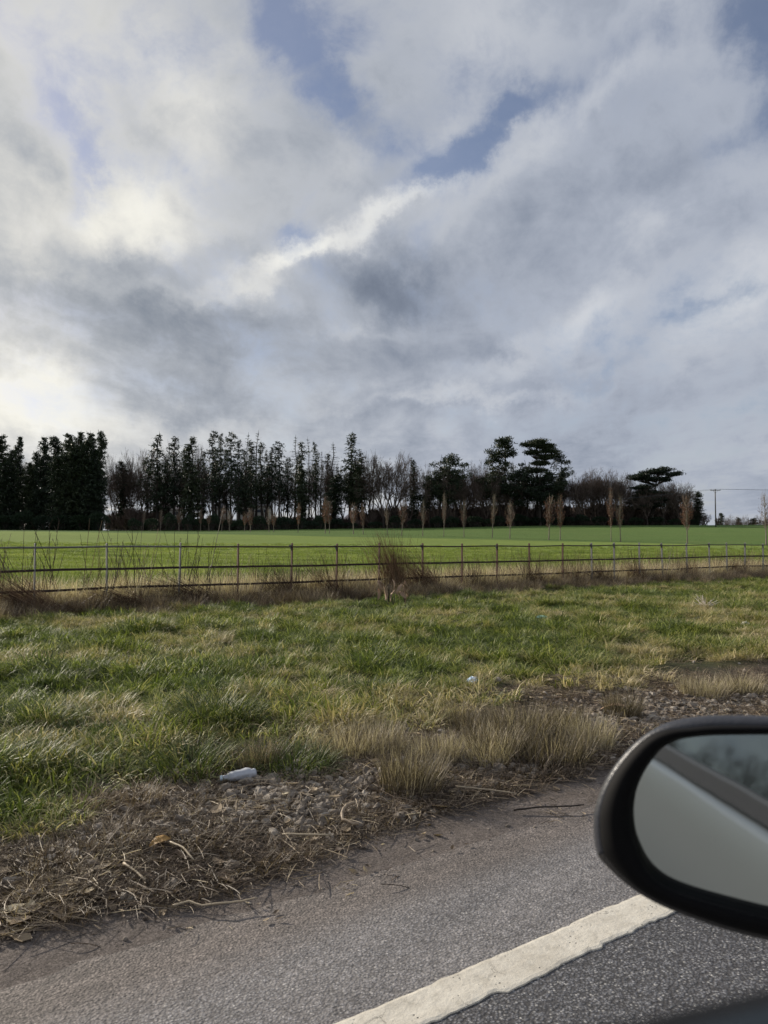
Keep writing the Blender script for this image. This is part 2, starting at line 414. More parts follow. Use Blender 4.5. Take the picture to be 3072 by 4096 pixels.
# ------------------------------------------------------------------ the setting: ground sheets
# one far-reaching field sheet, in rings round the camera
NA, NR = 220, 150
vs = []; fs = []
radii = [1.5 * (2200 / 1.5) ** (i / NR) for i in range(NR + 1)]
vs.append((0, 0, -.3))
for r in radii:
    for a in range(NA):
        th = 2 * math.pi * a / NA; x, y = r * math.sin(th), r * math.cos(th); u = uof((x, y))
        z = field_z(x, y) + (nz(x, y, .02, 3) * .15 if r > 60 and r < 900 else 0) * 0
        if -6.6 < u < 14.35: z = min(z, 0) - .3 + .3 * sstep(13.7, 14.35, u)
        z += nz(x, y, .9, 3) * .02 if u > 14.3 and r < 80 else 0
        vs.append((x, y, z))
for a in range(NA): fs.append((0, 1 + (a + 1) % NA, 1 + a))
for i in range(NR):
    for a in range(NA):
        b0 = 1 + i * NA; b1 = b0 + NA; a2 = (a + 1) % NA
        fs.append((b0 + a, b0 + a2, b1 + a2, b1 + a))
me = bpy.data.meshes.new('field'); me.from_pydata(vs, [], fs); me.materials.append(m_field); me.polygons.foreach_set('use_smooth', [True] * len(fs))
# refine where crop meets verge: fine strip later covers it
tag(link('field', me), kind='structure')


def grid(name, s0, s1, ds, u0, u1, du, zf, m, bottom=None):
    ns, nu = int((s1 - s0) / ds) + 1, int((u1 - u0) / du) + 1
    vs = [];
    for i in range(ns):
        for j in range(nu):
            s, u = s0 + i * ds, u0 + j * du; q = SU(s, u); vs.append((q.x, q.y, zf(s, u)))
    fs = [(i * nu + j, (i + 1) * nu + j, (i + 1) * nu + j + 1, i * nu + j + 1) for i in range(ns - 1) for j in range(nu - 1)]
    me = bpy.data.meshes.new(name); me.from_pydata(vs, [], fs); me.materials.append(m); me.polygons.foreach_set('use_smooth', [True] * len(fs))
    return tag(link(name, me), kind='structure')


def vz(s, u):
    q = SU(s, u); k = sstep(13.9, 14.5, u)
    return verge_z(s, u) * (1 - k) + (field_z(q.x, q.y) + .012) * k
grid('verge', -14, 46, .09, 2.05, 14.6, .09, vz, m_verge)
grid('far_verge', -60, 160, 2.0, 2.0, 14.5, .5, lambda s, u: vz(s, u) - .06 if -14 < s < 46 else vz(s, u), m_verge)
grid('opposite_verge', -60, 160, 2.0, -16, -5.4, 1.3, lambda s, u: .03 + .2 * sstep(-5.5, -9, u), m_verge)
grid('road', -120, 220, 1.0, -5.6, 2.75, .2, lambda s, u: 0.0, m_road)

# the edge line: thick thermoplastic with a ragged rim
mb = MB(); n = 900; s0, s1 = -3.2, 16.0
def rag(s, k):
    r = nz(s, k, 4, k) * .006 + nz(s, k, 18, k) * .006 + nz(s, k, 60, k) * .0035
    q = math.floor((s + nz(s, 0, 1.3, k) * .5) / .37); random.seed(int(q * 7 + k)); return r * (1.8 if k == 3 else 1.2) + random.uniform(-.009, .008)
prev = None
for i in range(n + 1):
    s = s0 + (s1 - s0) * i / n; dr_ = .0225 * (2.35 - min(6, s)); ua, ub = 1.553 + dr_ + rag(s, 3) * 1.1, 1.695 + dr_ + rag(s, 11) * .75
    row = [SU(s, ua - .001, 0), SU(s, ua, .004 + nz(s, 0, 30, 2) * .001), *[SU(s, ua + (ub - ua) * f, .0058 + nz(s, f, 14, 2) * .0012) for f in (.08, .3, .5, .7, .92)], SU(s, ub, .004), SU(s, ub + .001, 0)]
    mb.v.extend(row)
    if i:
        k = len(row)
        for j in range(k - 1): a = (i - 1) * k + j; mb.f.append((a, a + k, a + k + 1, a + 1)); mb.c.append(.5)
tag(mb.build('edge_line', m_line, None), kind='structure')
mb = MB()
for a, b_, q in ((-60, -3.2, .125), (16, 120, -.082)): mb.face([SU(a, 1.535 + q, .005), SU(b_, 1.535 + q, .005), SU(b_, 1.695 + q, .005), SU(a, 1.695 + q, .005)])
tag(mb.build('edge_line', m_line), kind='structure')
for k in range(-4, 10):
    mb = MB(); mb.box(SU(k * 9.0, -1.9, .003), H * 2.0, NV * .05, Vector((0, 0, .003))); tag(mb.build('centre_line', m_line), kind='structure')

# ------------------------------------------------------------------ scattering of uncountable stuff
def protos(name, meshes):
    c = bpy.data.collections.new(name)
    for i, me in enumerate(meshes):
        o = bpy.data.objects.new('%s_%02d' % (name, i), me); c.objects.link(o)
    return c


def scatter(name, label, coll, P, R, S, I, TI, mat_, cat='grass'):
    me = bpy.data.meshes.new(name); n = len(P)
    me.vertices.add(n); me.vertices.foreach_set('co', np.array(P, 'f').ravel())
    for an, ty, key, dat in (('rot', 'FLOAT_VECTOR', 'vector', R), ('scl', 'FLOAT_VECTOR', 'vector', S), ('idx', 'INT', 'value', I), ('tint', 'FLOAT', 'value', TI)):
        a = me.attributes.new(an, ty, 'POINT'); a.data.foreach_set(key, np.array(dat, 'i' if ty == 'INT' else 'f').ravel())
    me.materials.append(mat_)
    o = link(name, me); ng = bpy.data.node_groups.new(name, 'GeometryNodeTree')
    ng.interface.new_socket('Geometry', in_out='INPUT', socket_type='NodeSocketGeometry'); ng.interface.new_socket('Geometry', in_out='OUTPUT', socket_type='NodeSocketGeometry')
    t = NT(ng); gi = t.node('NodeGroupInput'); go = t.node('NodeGroupOutput')
    ci = t.node('GeometryNodeCollectionInfo'); ci.inputs['Collection'].default_value = coll; ci.inputs['Separate Children'].default_value = True; ci.inputs['Reset Children'].default_value = True
    ip = t.node('GeometryNodeInstanceOnPoints'); ip.inputs['Pick Instance'].default_value = True
    def na(nm, ty): q = t.node('GeometryNodeInputNamedAttribute', data_type=ty); q.inputs['Name'].default_value = nm; return q.outputs['Attribute']
    t.l.new(gi.outputs[0], ip.inputs['Points']); t.l.new(ci.outputs[0], ip.inputs['Instance'])
    t.l.new(na('idx', 'INT'), ip.inputs['Instance Index']); t.l.new(na('rot', 'FLOAT_VECTOR'), ip.inputs['Rotation']); t.l.new(na('scl', 'FLOAT_VECTOR'), ip.inputs['Scale'])
    t.l.new(ip.outputs[0], go.inputs[0])
    m = o.modifiers.new('scatter', 'NODES'); m.node_group = ng
    return tag(o, label, None, None, 'stuff')


def blade(mb, base, az_, lean, L, wd, curve, c, segs=4):
    """one bent tapering blade"""
    d0 = Vector((math.cos(az_), math.sin(az_), 0)); side = Vector((-math.sin(az_), math.cos(az_), 0))
    tw = random.uniform(-.9, .9); side = (side * math.cos(tw) + d0 * math.sin(tw))
    pts = []; p = base.copy(); ang = lean
    for i in range(segs + 1):
        pts.append(p.copy()); p = p + (d0 * math.sin(ang) + Vector((0, 0, math.cos(ang)))) * (L / segs); ang = min(2.3, ang + curve / segs)
    i0 = len(mb.v)
    for i, q in enumerate(pts[:-1]):
        ww = wd * (1 - (i / segs) ** 1.6) * .5 + wd * .08; mb.v.append(q - side * ww); mb.v.append(q + side * ww)
    mb.v.append(pts[-1])
    for i in range(segs - 1):
        a = i0 + 2 * i; mb.f.append((a, a + 1, a + 3, a + 2)); mb.c.append(c)
    a = i0 + 2 * (segs - 1); mb.f.append((a, a + 1, a + 2)); mb.c.append(c)


def tuft(n, rad, L0, L1, wd, lean=(.05, .7), curve=(.3, 1.6), seed=0, bias=None, segs=4):
    random.seed(seed); mb = MB()
    for k in range(n):
        r = rad * math.sqrt(random.random()); a = random.random() * 6.283
        base = Vector((r * math.cos(a), r * math.sin(a), -.01))
        az_ = a + random.gauss(0, .9) if bias is None else random.gauss(bias, .7)
        blade(mb, base, az_, random.uniform(*lean) * (.4 + .6 * r / rad), random.uniform(L0, L1), wd * random.uniform(.6, 1.2), random.uniform(*curve), random.random(), segs)
    return mb

GREEN = [(0, lin(84, 99, 47)), (.2, lin(114, 127, 60)), (.40, lin(140, 146, 80)), (.6, lin(158, 154, 104)), (.8, lin(166, 152, 114)), (1, lin(186, 172, 140))]
m_grass = leafy('grass_blades', GREEN, .33, spread=.75)
m_crop = leafy('crop_blades', [(0, lin(90, 107, 49)), (.5, lin(123, 138, 64)), (1, lin(154, 163, 94))], .40)
m_straw = leafy('dead_grass', [(0, lin(78, 66, 56)), (.35, lin(120, 104, 88)), (.7, lin(166, 149, 124)), (1, lin(214, 200, 170))], .25, spread=.7)
m_weed = leafy('dead_weed_stalks', [(0, lin(46, 38, 32)), (.5, lin(78, 62, 50)), (1, lin(132, 112, 88))], .1, spread=.6)
random.seed(2)
g_short = [tuft(80, .12, .04, .10, .0066, (.1, 1.2), (.5, 2.2), 10 + i).mesh('grass_tuft', m_grass) for i in range(5)]
g_tall = [tuft(100, .12, .07, .17, .0066, (.1, 1.0), (1.0, 2.8), 20 + i).mesh('grass_tuft', m_grass) for i in range(5)]
g_flat = [tuft(75, .13, .10, .22, .0066, (.6, 1.3), (.6, 1.6), 30 + i, bias=1.5 * i).mesh('grass_tuft', m_grass) for i in range(3)]
C_grass = protos('grass_tufts', g_short + g_tall + g_flat)

random.seed(5)
P, R, S, I, TI = [], [], [], [], []
def put(x, y, z, sc_, idx, tint, tilt=.15, sz=None):
    P.append((x, y, z)); R.append((random.gauss(0, tilt), random.gauss(0, tilt), random.random() * 6.283)); S.append((sc_, sc_, sz if sz else sc_)); I.append(idx); TI.append(min(1, max(0, tint)))

def clump(s, u): # tall-clump field
    return max(0, nz(s, u, 1.5, 40)) * 1.6 + max(0, nz(s, u, 3.3, 45)) * .9
N = 0
while N < 30000:
    Y = 3.2 + 30 * random.random() ** 1.35; x = Y * random.uniform(-.62, .62); u = uof((x, Y)); s = sof((x, Y))
    if random.random() > min(1, Y / 16) * 1.0 + .12: continue
    N += 1
    edge = 3.95 + nz(s, 0, .8, 3) * .55 + nz(s, 0, 3, 8) * .25
    if s > 4.2: edge += .25
    edge -= .30 * sstep(1.6, .2, s)
    if u < edge or u > 13.0 + nz(s, 0, 1.5, 4) * .5: continue
    if u < edge + .25 and random.random() < .35: continue
    k = clump(s, u)
    straw = .24 + nz(s, u, .9, 12) * .7 + nz(s, u, 4, 19) * .5 + random.gauss(0, .09)
    straw += .28 * sstep(edge + .9, edge, u) + .12 * sstep(4, 9, s) * sstep(8, 4, u)
    if k > .5: idx = 5 + random.randrange(5); scl = .85 + .65 * min(1, k); straw -= .1
    elif random.random() < .3: idx = 10 + random.randrange(3); scl = random.uniform(.7, 1.1); straw += .12
    else: idx = random.randrange(5) if random.random() < .55 else 5 + random.randrange(5); scl = random.uniform(.6, 1.05) if idx > 4 else random.uniform(.7, 1.3)
    if u < edge + .9: scl *= .95; idx = 5 + random.randrange(5)
    if u > 11.6: scl *= .9
    put(x, Y, verge_z(s, u) - .005, scl, idx, straw, .2)
scatter('verge_grass', 'tufted green and straw coloured grass covering the verge in front of the fence', C_grass, P, R, S, I, TI, m_grass)

# the young crop beyond the fence
g_crop = [tuft(130, .30, .07, .15, .008, (.05, .8), (.3, 1.2), 50 + i, segs=3).mesh('crop_tuft', m_crop) for i in range(5)]
C_crop = protos('crop_tufts', g_crop)
P, R, S, I, TI = [], [], [], [], []
random.seed(6)
for k in range(24000):
    Y = 13 + 62 * random.random() ** 1.15; x = Y * random.uniform(-.58, .58); u = uof((x, Y))
    if u < 14.9 + nz(x, Y, .8, 4) * .5: continue
    if Y > 45 and random.random() < (Y - 45) / 35: continue
    if nz(x * .45, Y * 1.6, .55, 21) < -.33 and random.random() < .5: continue
    tt = .5 + nz(x * .5, Y * 1.5, .35, 8) * .7 + random.gauss(0, .1)
    put(x, Y, field_z(x, Y) + .015, random.uniform(.8, 1.25) * (1 + .25 * nz(x * .5, Y * 1.5, .6, 2)), random.randrange(5), tt, .06)
scatter('crop_grass', 'bright green young crop covering the field beyond the fence', C_crop, P, R, S, I, TI, m_crop)

# dead grass lying along the fence
g_dead = [tuft(80, .20, .22, .55, .0085, (.5, 1.35), (.3, 1.2), 70 + i, bias=(None, .6, 2.4, 3.6)[i % 4], segs=5).mesh('dead_grass_tuft', m_straw) for i in range(6)] + [tuft(70, .16, .30, .62, .006, (.02, .5), (.1, .9), 80 + i, segs=5).mesh('dead_grass_tuft', m_straw) for i in range(3)]
C_dead = protos('dead_grass_tufts', g_dead)
P, R, S, I, TI = [], [], [], [], []
random.seed(7)
for k in range(9500):
    s = random.uniform(-11, 28); u = random.gauss(13.0, .32) if random.random() < .42 else random.gauss(14.15, .42)
    q = SU(s, u)
    if not inview(q.x, q.y, .1): continue
    if u > 15.2 + nz(s, 0, .6, 3): continue
    put(q.x, q.y, ground_z(q.x, q.y) - .01, random.uniform(.4, .72) if u < 13.35 else random.uniform(.75, 1.3), random.randrange(9), (.26 if u < 13.3 else .90) + nz(s, u, 1.2, 3) * .4 + random.gauss(0, .1), .12)
scatter('fence_dead_grass', 'matted brown dead grass lying along the foot of the fence', C_dead, P, R, S, I, TI, m_straw)

# tall thin dead stalks growing up through the fence
def stalk(seed):
    random.seed(seed); mb = MB()
    for k in range(3):
        a = random.random() * 6.28; L = random.uniform(.7, 1.3); ln = random.uniform(.02, .28); p = Vector((random.uniform(-.08, .08), random.uniform(-.08, .08), 0)); pts = [p.copy()]
        for i in range(7):
            ln += random.uniform(-.03, .05); p = p + Vector((math.cos(a) * math.sin(ln), math.sin(a) * math.sin(ln), math.cos(ln))) * L / 7; pts.append(p.copy())
        mb.tube(pts, [.0052 * (1 - .6 * i / 7) + .0006 for i in range(8)], 3, random.random())
        for j in range(random.randrange(1, 4)):
            i = random.randrange(3, 8); a2 = random.random() * 6.28; q = pts[i]; e = q + Vector((math.cos(a2) * .5, math.sin(a2) * .5, .9)) * random.uniform(.02, .08); mb.tube([q, e], [.0030, .0016], 3, random.random())
            if random.random() < .35: mb.tube([e, e + (e - q) * .35], [.005, .002], 4, random.random())
    return mb.mesh('dead_stalk', m_weed)
C_stalk = protos('dead_stalks', [stalk(90 + i) for i in range(9)])
P, R, S, I, TI = [], [], [], [], []
random.seed(8)
for k in range(900):
    s = random.uniform(-11, 27) if random.random() < .6 else random.uniform(6, 27); u = random.gauss(13.75, .3) if random.random() < .7 else random.uniform(13.1, 14.9)
    q = SU(s, u)
    if not inview(q.x, q.y, .1): continue
    if nz(s, u, .6, 77) < -.45: continue
    big = 1 if random.random() < .82 else 1.15
    put(q.x, q.y, ground_z(q.x, q.y), random.uniform(.7, 1.35) * big * (.62 if s > 6 else 1), random.randrange(9), .35 + (.15 if s > 6 else 0) + random.gauss(0, .25), .16)
scatter('dead_weed_stalks', 'tall thin dead weed stalks growing up through and above the fence rails', C_stalk, P, R, S, I, TI, m_weed)

# roadside gravel, straw and litter
m_stone = leafy('gravel_stone', [(0, lin(94, 85, 76)), (.5, lin(126, 117, 107)), (1, lin(168, 160, 149))], .0, spread=.5, rough=.85)
def pebble(seed):
    random.seed(seed); me = bpy.data.meshes.new('pebble'); import bmesh
    bm = bmesh.new(); bmesh.ops.create_icosphere(bm, subdivisions=2, radius=1)
    sc3 = Vector((random.uniform(.8, 1.4), random.uniform(.7, 1), random.uniform(.45, .75)))
    for v in bm.verts:
        k = 1 + .5 * noise.noise(v.co * 1.3 + Vector((seed * 3.1, 0, 0))) + .26 * noise.noise(v.co * 3.1 + Vector((0, seed, 0)))
        v.co = Vector((v.co.x * sc3.x, v.co.y * sc3.y, v.co.z * sc3.z)) * k
    bm.to_mesh(me); bm.free(); me.materials.append(m_stone)
    a = me.attributes.new('bv', 'FLOAT', 'FACE'); a.data.foreach_set('value', [random.random() * .2 + .4] * len(me.polygons))
    return me
C_peb = protos('pebbles', [pebble(i) for i in range(8)])
def stonepatch(s, u):
    """where the gravel shows"""
    k = 0
    for (px, py, rs, ru, a) in STONES:
        q = GP(px, py); k = max(k, a * math.exp(-((s - q[0]) / rs) ** 2 - ((u - q[1]) / ru) ** 2))
    return k
def GP(px, py):
    v = ray(px, py); Y = CAMH / -v.z; return sof((v.x * Y, Y)), uof((v.x * Y, Y))
STONES = [(1060, 3170, .55, .35, 1), (1330, 3170, .6, .35, .9), (1250, 3240, .5, .3, 1), (1560, 3110, .4, .25, .7), (1900, 3060, .6, .28, .9), (2080, 3060, .5, .2, .7),
          (2600, 2870, 1.4, .45, 1), (3000, 2800, 2.0, .35, .8), (330, 3390, .25, .2, .9), (420, 3340, .3, .25, .6), (100, 3340, .3, .22, .8), (480, 3260, .3, .2, .4)]
P, R, S, I, TI = [], [], [], [], []
random.seed(9)
for k in range(60000):
    Y = random.uniform(2.2, 16) if random.random() < .35 else random.uniform(2.4, 6.5); x = Y * random.uniform(-.56, .56); u, s = uof((x, Y)), sof((x, Y))
    if u < 2.2 or u > 4.6: continue
    k = .62 * stonepatch(s, u) + .03 + .06 * max(0, nz(s, u, 2.5, 60))
    if random.random() > k: continue
    r = random.uniform(.008, .020) if random.random() < .8 else random.uniform(.02, .034)
    if u < 2.7:
        r *= .35
        if random.random() < .5: continue
    put(x, Y, verge_z(s, u) + r * .12, r, random.randrange(8), .5 + random.gauss(0, .25), .5)
scatter('roadside_gravel', 'pale pebbles showing through the debris beside the road', C_peb, P, R, S, I, TI, m_stone)

def straws(seed, L0=.04, L1=.15, n=8):
    random.seed(seed); mb = MB()
    for k in range(n):
        a = random.gauss(0, .75); L = random.uniform(L0, L1); p = Vector((random.uniform(-.14, .14), random.uniform(-.12, .12), random.uniform(0, .02))); bend = random.gauss(0, .22); pts = [p.copy()]; el_ = random.gauss(.03, .12)
        for i in range(5): p = p + Vector((math.cos(a), math.sin(a), el_)) * L / 5; a += bend / 5; el_ -= .04; pts.append(p.copy())
        r = random.choice((.0009, .0011, .0014, .002)); mb.tube(pts, [r] * 5 + [r * .5], 4, random.random())
    return mb.mesh('straw', m_straw)
def leaf_bits(seed):
    random.seed(seed); mb = MB()
    for k in range(3):
        c0 = Vector((random.uniform(-.1, .1), random.uniform(-.1, .1), .012)); a = random.random() * 6.28; L = random.uniform(.02, .05); w_ = L * random.uniform(.3, .6)
        d0 = Vector((math.cos(a), math.sin(a), random.uniform(-.2, .3))); sd_ = Vector((-math.sin(a), math.cos(a), random.uniform(-.3, .3)))
        q = [c0 - d0 * L, c0 - d0 * L * .3 + sd_ * w_ * .8, c0 + d0 * L * .4 + sd_ * w_, c0 + d0 * L, c0 + d0 * L * .4 - sd_ * w_, c0 - d0 * L * .3 - sd_ * w_ * .8]; m_ = c0 - Vector((0, 0, w_ * .4)); cc = random.random()
        for i in range(6): mb.face([q[i], q[(i + 1) % 6], m_], cc)
    return mb.mesh('leaf_litter', m_straw)
C_str = protos('straws', [straws(i) for i in range(8)] + [straws(i, .14, .3, 2) for i in range(8, 11)] + [leaf_bits(i) for i in range(4)] +
               [tuft(55, .09, .03, .11, .0022, (.2, 1.3), (.3, 1.2), 100 + i, segs=3).mesh('dead_tuft', m_straw) for i in range(4)])
P, R, S, I, TI = [], [], [], [], []
random.seed(10)
for k in range(38000):
    Y = random.uniform(2.2, 7) if random.random() < .75 else random.uniform(5, 22); x = Y * random.uniform(-.58, .58); u, s = uof((x, Y)), sof((x, Y))
    if u < 2.15 or u > 4.5: continue
    e = 2.72 + nz(s, 0, 1.2, 6) * .22 + nz(s, 0, 5, 2) * .08
    dn = .02 if u < e - .2 else (.02 + .9 * sstep(e - .12, e + .12, u))
    dn *= 1 - .88 * min(1, stonepatch(s, u))
    if u > 3.7: dn *= .6
    if random.random() > dn: continue
    R_fix = len(R)
    rr = random.random()
    idx = random.randrange(8) if rr < .62 else (8 + random.randrange(3) if rr < .66 else (11 + random.randrange(4) if rr < .80 else 15 + random.randrange(4)))
    if u < e - .1:
        if random.random() < .6: continue
        idx = random.randrange(15)
    put(x, Y, max(0, verge_z(s, u)) + .003, random.uniform(.7, 1.25) * (.55 if u < e else 1), idx, (.12 if rr > .80 else .36) + nz(s, u, 2, 5) * .3 + random.gauss(0, .14) + (.35 if random.random() < .04 else 0), .07, sz=.75)
    if idx < 11: R[-1] = (R[-1][0], R[-1][1], math.radians(36.5) + random.gauss(0, .5) + (math.pi if random.random() < .5 else 0))
scatter('straw_litter', 'broken straw, dead stems and dry leaves strewn along the road edge', C_str, P, R, S, I, TI, m_straw)

# ------------------------------------------------------------------ the estate fence
m_rust = simple('rusty_iron', lin(84, 60, 50), .85, 0, .45, 30, .5, 90)
m_galv = simple('weathered_galvanised_iron', lin(108, 108, 106), .75, .0, .22, 30, .3, 90)
m_rail = simple('dark_iron_rail', lin(52, 40, 36), .8, .1, .5, 14, .4, 90)
m_rail2 = simple('grey_iron_rail', lin(92, 92, 92), .6, .1, .3, 14, .3, 90)
UF = 13.3


def fence_pt(px):
    tx = (px - 1536) / F / math.cos(PITCH); Y = UF / (NV.x * tx + NV.y); return sof((tx * Y, Y)), Y
POSTS = [143, 433, 717, 953, 1164, 1345, 1514, 1689, 1846, 1986, 2115, 2247, 2364, 2452, 2554, 2648, 2744, 2835, 2904, 2976, 3048]
ps = [fence_pt(p)[0] for p in POSTS]
left = [ps[0] - 1.17 * i for i in range(14, 0, -1)]; right = [ps[-1] + 1.17 * i for i in range(1, 26)]
allp = left + ps + right
fence = empty('estate_fence', SU(ps[6], UF, 0))
tag(fence, 'long iron estate fence with four thin rails between the verge and the crop field', 'fence')
def fz(s): return .03 * nz(s, 0, .25, 91)
def uf(s): return UF + .03 * nz(s, 0, .3, 17)
def to_local(mb): 
    o = fence.location; mb.v = [v - o for v in mb.v]; return mb
random.seed(11)
for i, s in enumerate(allp):
    k = i - len(left); grey = k < 3 or k >= 12
    mb = MB(); tl = random.gauss(0, .012); tl2 = random.gauss(0, .010); top = 1.235 + random.gauss(0, .008) + fz(s)
    if not grey: tl += .01
    ax = (Vector((0, 0, 1)) + H * tl + NV * tl2).normalized(); c0 = SU(s, uf(s), -.1); hh = (top + .1) / 2
    mb.box(c0 + ax * hh, H * .010, NV * .024, ax * hh)
    # pointed head
    tp = c0 + ax * 2 * hh
    for e in (-1, 1): mb.face([tp - H * .010 - NV * .024, tp + H * .010 - NV * .024, tp + ax * .012] if e < 0 else [tp + H * .010 + NV * .024, tp - H * .010 + NV * .024, tp + ax * .012])
    mb.face([tp + H * .010 - NV * .024, tp + H * .010 + NV * .024, tp + ax * .012]); mb.face([tp - H * .010 + NV * .024, tp - H * .010 - NV * .024, tp + ax * .012])
    p_ = to_local(mb).build('post', m_galv if grey else m_rust, fence)
    p_['label'] = 'grey weathered post' if grey else 'rust brown post'
    if -1 <= k < 30 and (k in (4, 5, 7, 9, 12, 13, 15, 17, 19, 20, 22) or k > 22):
        mb = MB(); q = c0 + ax * (top + .1 - .03)
        a, b_, c_ = q - H * .008, q - H * .075, q - H * .008 - ax * .13
        for off in (-.003, .003): mb.face([x + NV * off for x in ((a, b_, c_) if off < 0 else (a, c_, b_))])
        for x, y in ((a, b_), (b_, c_), (c_, a)): mb.face([x - NV * .003, y - NV * .003, y + NV * .003, x + NV * .003])
        to_local(mb).build('gusset', m_galv, fence)
s_end = (allp[0] - .3, allp[-1] + .3)
def rail(z, r, sa, sb, m, name, flat=False):
    mb = MB(); pts = []; n = int((sb - sa) / .3)
    for i in range(n + 1):
        s = sa + (sb - sa) * i / n; pts.append(SU(s, uf(s) - (.0 if not flat else 0), z + fz(s) + .012 * nz(s, z * 5, .8, 3)))
    if not flat: mb.tube(pts, r, 8)
    else:
        for i, q in enumerate(pts): mb.v.extend([q + Vector((0, 0, a * .0195)) + NV * b_ * .005 for a, b_ in ((-1, -1), (-1, 1), (1, 1), (1, -1))])
        for i in range(len(pts) - 1):
            for j in range(4): a0 = i * 4 + j; a1 = i * 4 + (j + 1) % 4; mb.f.append((a0, a0 + 4, a1 + 4, a1)); mb.c.append(.5)
    o = to_local(mb).build(name, m, fence, smooth=not flat); return o
mid = ps[2] + .02
rail(1.175, .0150, s_end[0], mid, m_rail2, 'top_rail')['label'] = 'pale grey stretch of the top rail'
rail(1.175, .0145, mid, s_end[1], m_rail, 'top_rail')['label'] = 'dark rusty stretch of the top rail'
for z in (.80, .475, .165): rail(z, 0, s_end[0], s_end[1], m_rail, 'rail', True)

# clumps of leaning dead stems caught on the fence, one object each
def weed_clump(n, L0, L1, spread, dirv, seed, wd=.004, curl=.5, fan=.25, foot=.12):
    random.seed(seed); mb = MB()
    for k in range(n):
        p = Vector((random.gauss(0, foot), random.gauss(0, foot * .6), 0)); L = random.uniform(L0, L1)
        dv = (dirv + Vector((random.gauss(0, fan), random.gauss(0, fan * .6), random.gauss(0, fan * .4)))).normalized(); pts = [p.copy()]; g = Vector((random.gauss(0, .1), random.gauss(0, .1), -curl * random.random()))
        for i in range(6): dv = (dv + g / 6).normalized(); p = p + dv * L / 6; pts.append(p.copy())
        mb.tube(pts, [wd * random.uniform(.4, 1) * (1 - .8 * i / 6) + .0004 for i in range(7)] if False else [wd * (1 - .75 * i / 6) * .5 for i in range(7)], 3, random.random())
    return mb
m_redweed = leafy('reddish_dead_stems', [(0, lin(54, 40, 34)), (.5, lin(92, 68, 52)), (1, lin(142, 116, 90))], .15, attr='obj', spread=.7)
CL = [ # px, py of the foot, stems, lengths, direction (along the fence, across, up), fan, label
    (215, 2480, 420, .5, 1.25, (-.75, -.05, .62), .14, 'thick sheaf of brown dead stems leaning left over the bottom rails by the leftmost post'),
    (190, 2510, 260, .3, .7, (.35, -.5, .35), .30, 'drooping grey straw hanging over the lowest rail at the left end of the fence'),
    (560, 2470, 240, .5, 1.0, (-.8, -.1, .4), .2, 'low tangle of dead stems between the second and third fence posts'),
    (860, 2450, 320, .5, 1.3, (-.85, .0, .45), .16, 'dark dead stems sweeping left through the rails below the third and fourth posts'),
    (1170, 2430, 260, .4, .9, (-.35, .0, .85), .2, 'upright brown dead stems around the fifth fence post'),
    (1345, 2420, 220, .4, 1.1, (-.5, .0, .8), .2, 'slanting dead stems at the foot of the sixth fence post'),
    (1590, 2410, 520, .7, 1.35, (-.26, .0, .95), .10, 'tall reddish sheaf of dead stems leaning against the middle rusty post'),
    (1735, 2400, 360, .5, 1.35, (-.62, .0, .72), .13, 'reddish dead stems fanning left just right of the tall central sheaf'),
    (1905, 2385, 200, .4, .9, (-.3, .0, .85), .25, 'thin brown dead stems around the ninth fence post'),
    (2130, 2370, 260, .4, .95, (-.3, .0, .85), .28, 'rusty brown dead stems around the two rust brown posts on the right'),
    (2290, 2365, 220, .4, .9, (-.2, .0, .9), .3, 'loose brown stems right of the last rust brown post'),
    (2410, 2350, 220, .4, .95, (-.4, .0, .8), .25, 'dark dead stems under the first grey posts on the right'),
    (2560, 2335, 200, .4, 1.0, (-.5, .0, .75), .25, 'dark slanting stems below the grey posts right of centre'),
    (2760, 2330, 260, .3, .9, (-.45, .0, .75), .22, 'dark tangled stems crossing the rails near the right end of the fence'),
    (2950, 2310, 220, .3, .8, (-.3, .0, .85), .3, 'brown dead stems at the far right end of the fence in view')]
for i, (px, py, n, L0, L1, dr, fan, lab) in enumerate(CL):
    s, Y = fence_pt(px); q = SU(s, UF - .02, 0); q.z = ground_z(q.x, q.y)
    dv = H * dr[0] + NV * dr[1] + Vector((0, 0, dr[2]))
    o = weed_clump(int(n * .85), L0 * .6, L1 * 1.12, 0, dv, 300 + i, .0085, .45, fan * 1.35, .15).build('dead_weed_clump', m_redweed); o.location = q
    tag(o, lab, 'dead weeds', 'dead weed clumps caught on the fence')

# ------------------------------------------------------------------ trees
m_bark = simple('dark_bark', lin(54, 47, 42), .95, 0, .3, 3)
m_twig = simple('bare_twigs', lin(84, 72, 65), .95, 0, .2, 1)
m_fir = leafy('fir_foliage', [(0, lin(30, 42, 30)), (.5, lin(44, 56, 38)), (1, lin(58, 66, 46))], .15, attr='obj', spread=.8)
m_ever = leafy('evergreen_shrub_leaves', [(0, lin(28, 44, 30)), (1, lin(46, 62, 40))], .15, attr='obj', spread=.8)
m_oak = leafy('brown_hornbeam_leaves', [(0, lin(74, 44, 34)), (.5, lin(102, 64, 48)), (1, lin(126, 88, 70))], .25, attr='obj', spread=.8)
m_young = simple('pale_young_bark', lin(132, 122, 108), .9, 0, .2, 3)
R_ = random.random
def rv(k=1): return Vector((random.gauss(0, k), random.gauss(0, k), random.gauss(0, k)))
def spray(mb, p, d_, L, wd):
    sd_ = d_.cross(rv()).normalized() * wd; mb.face([p - sd_ * .5, p + sd_ * .5, p + d_ * L + sd_ * .2, p + d_ * L * 1.15 - sd_ * .1], R_())


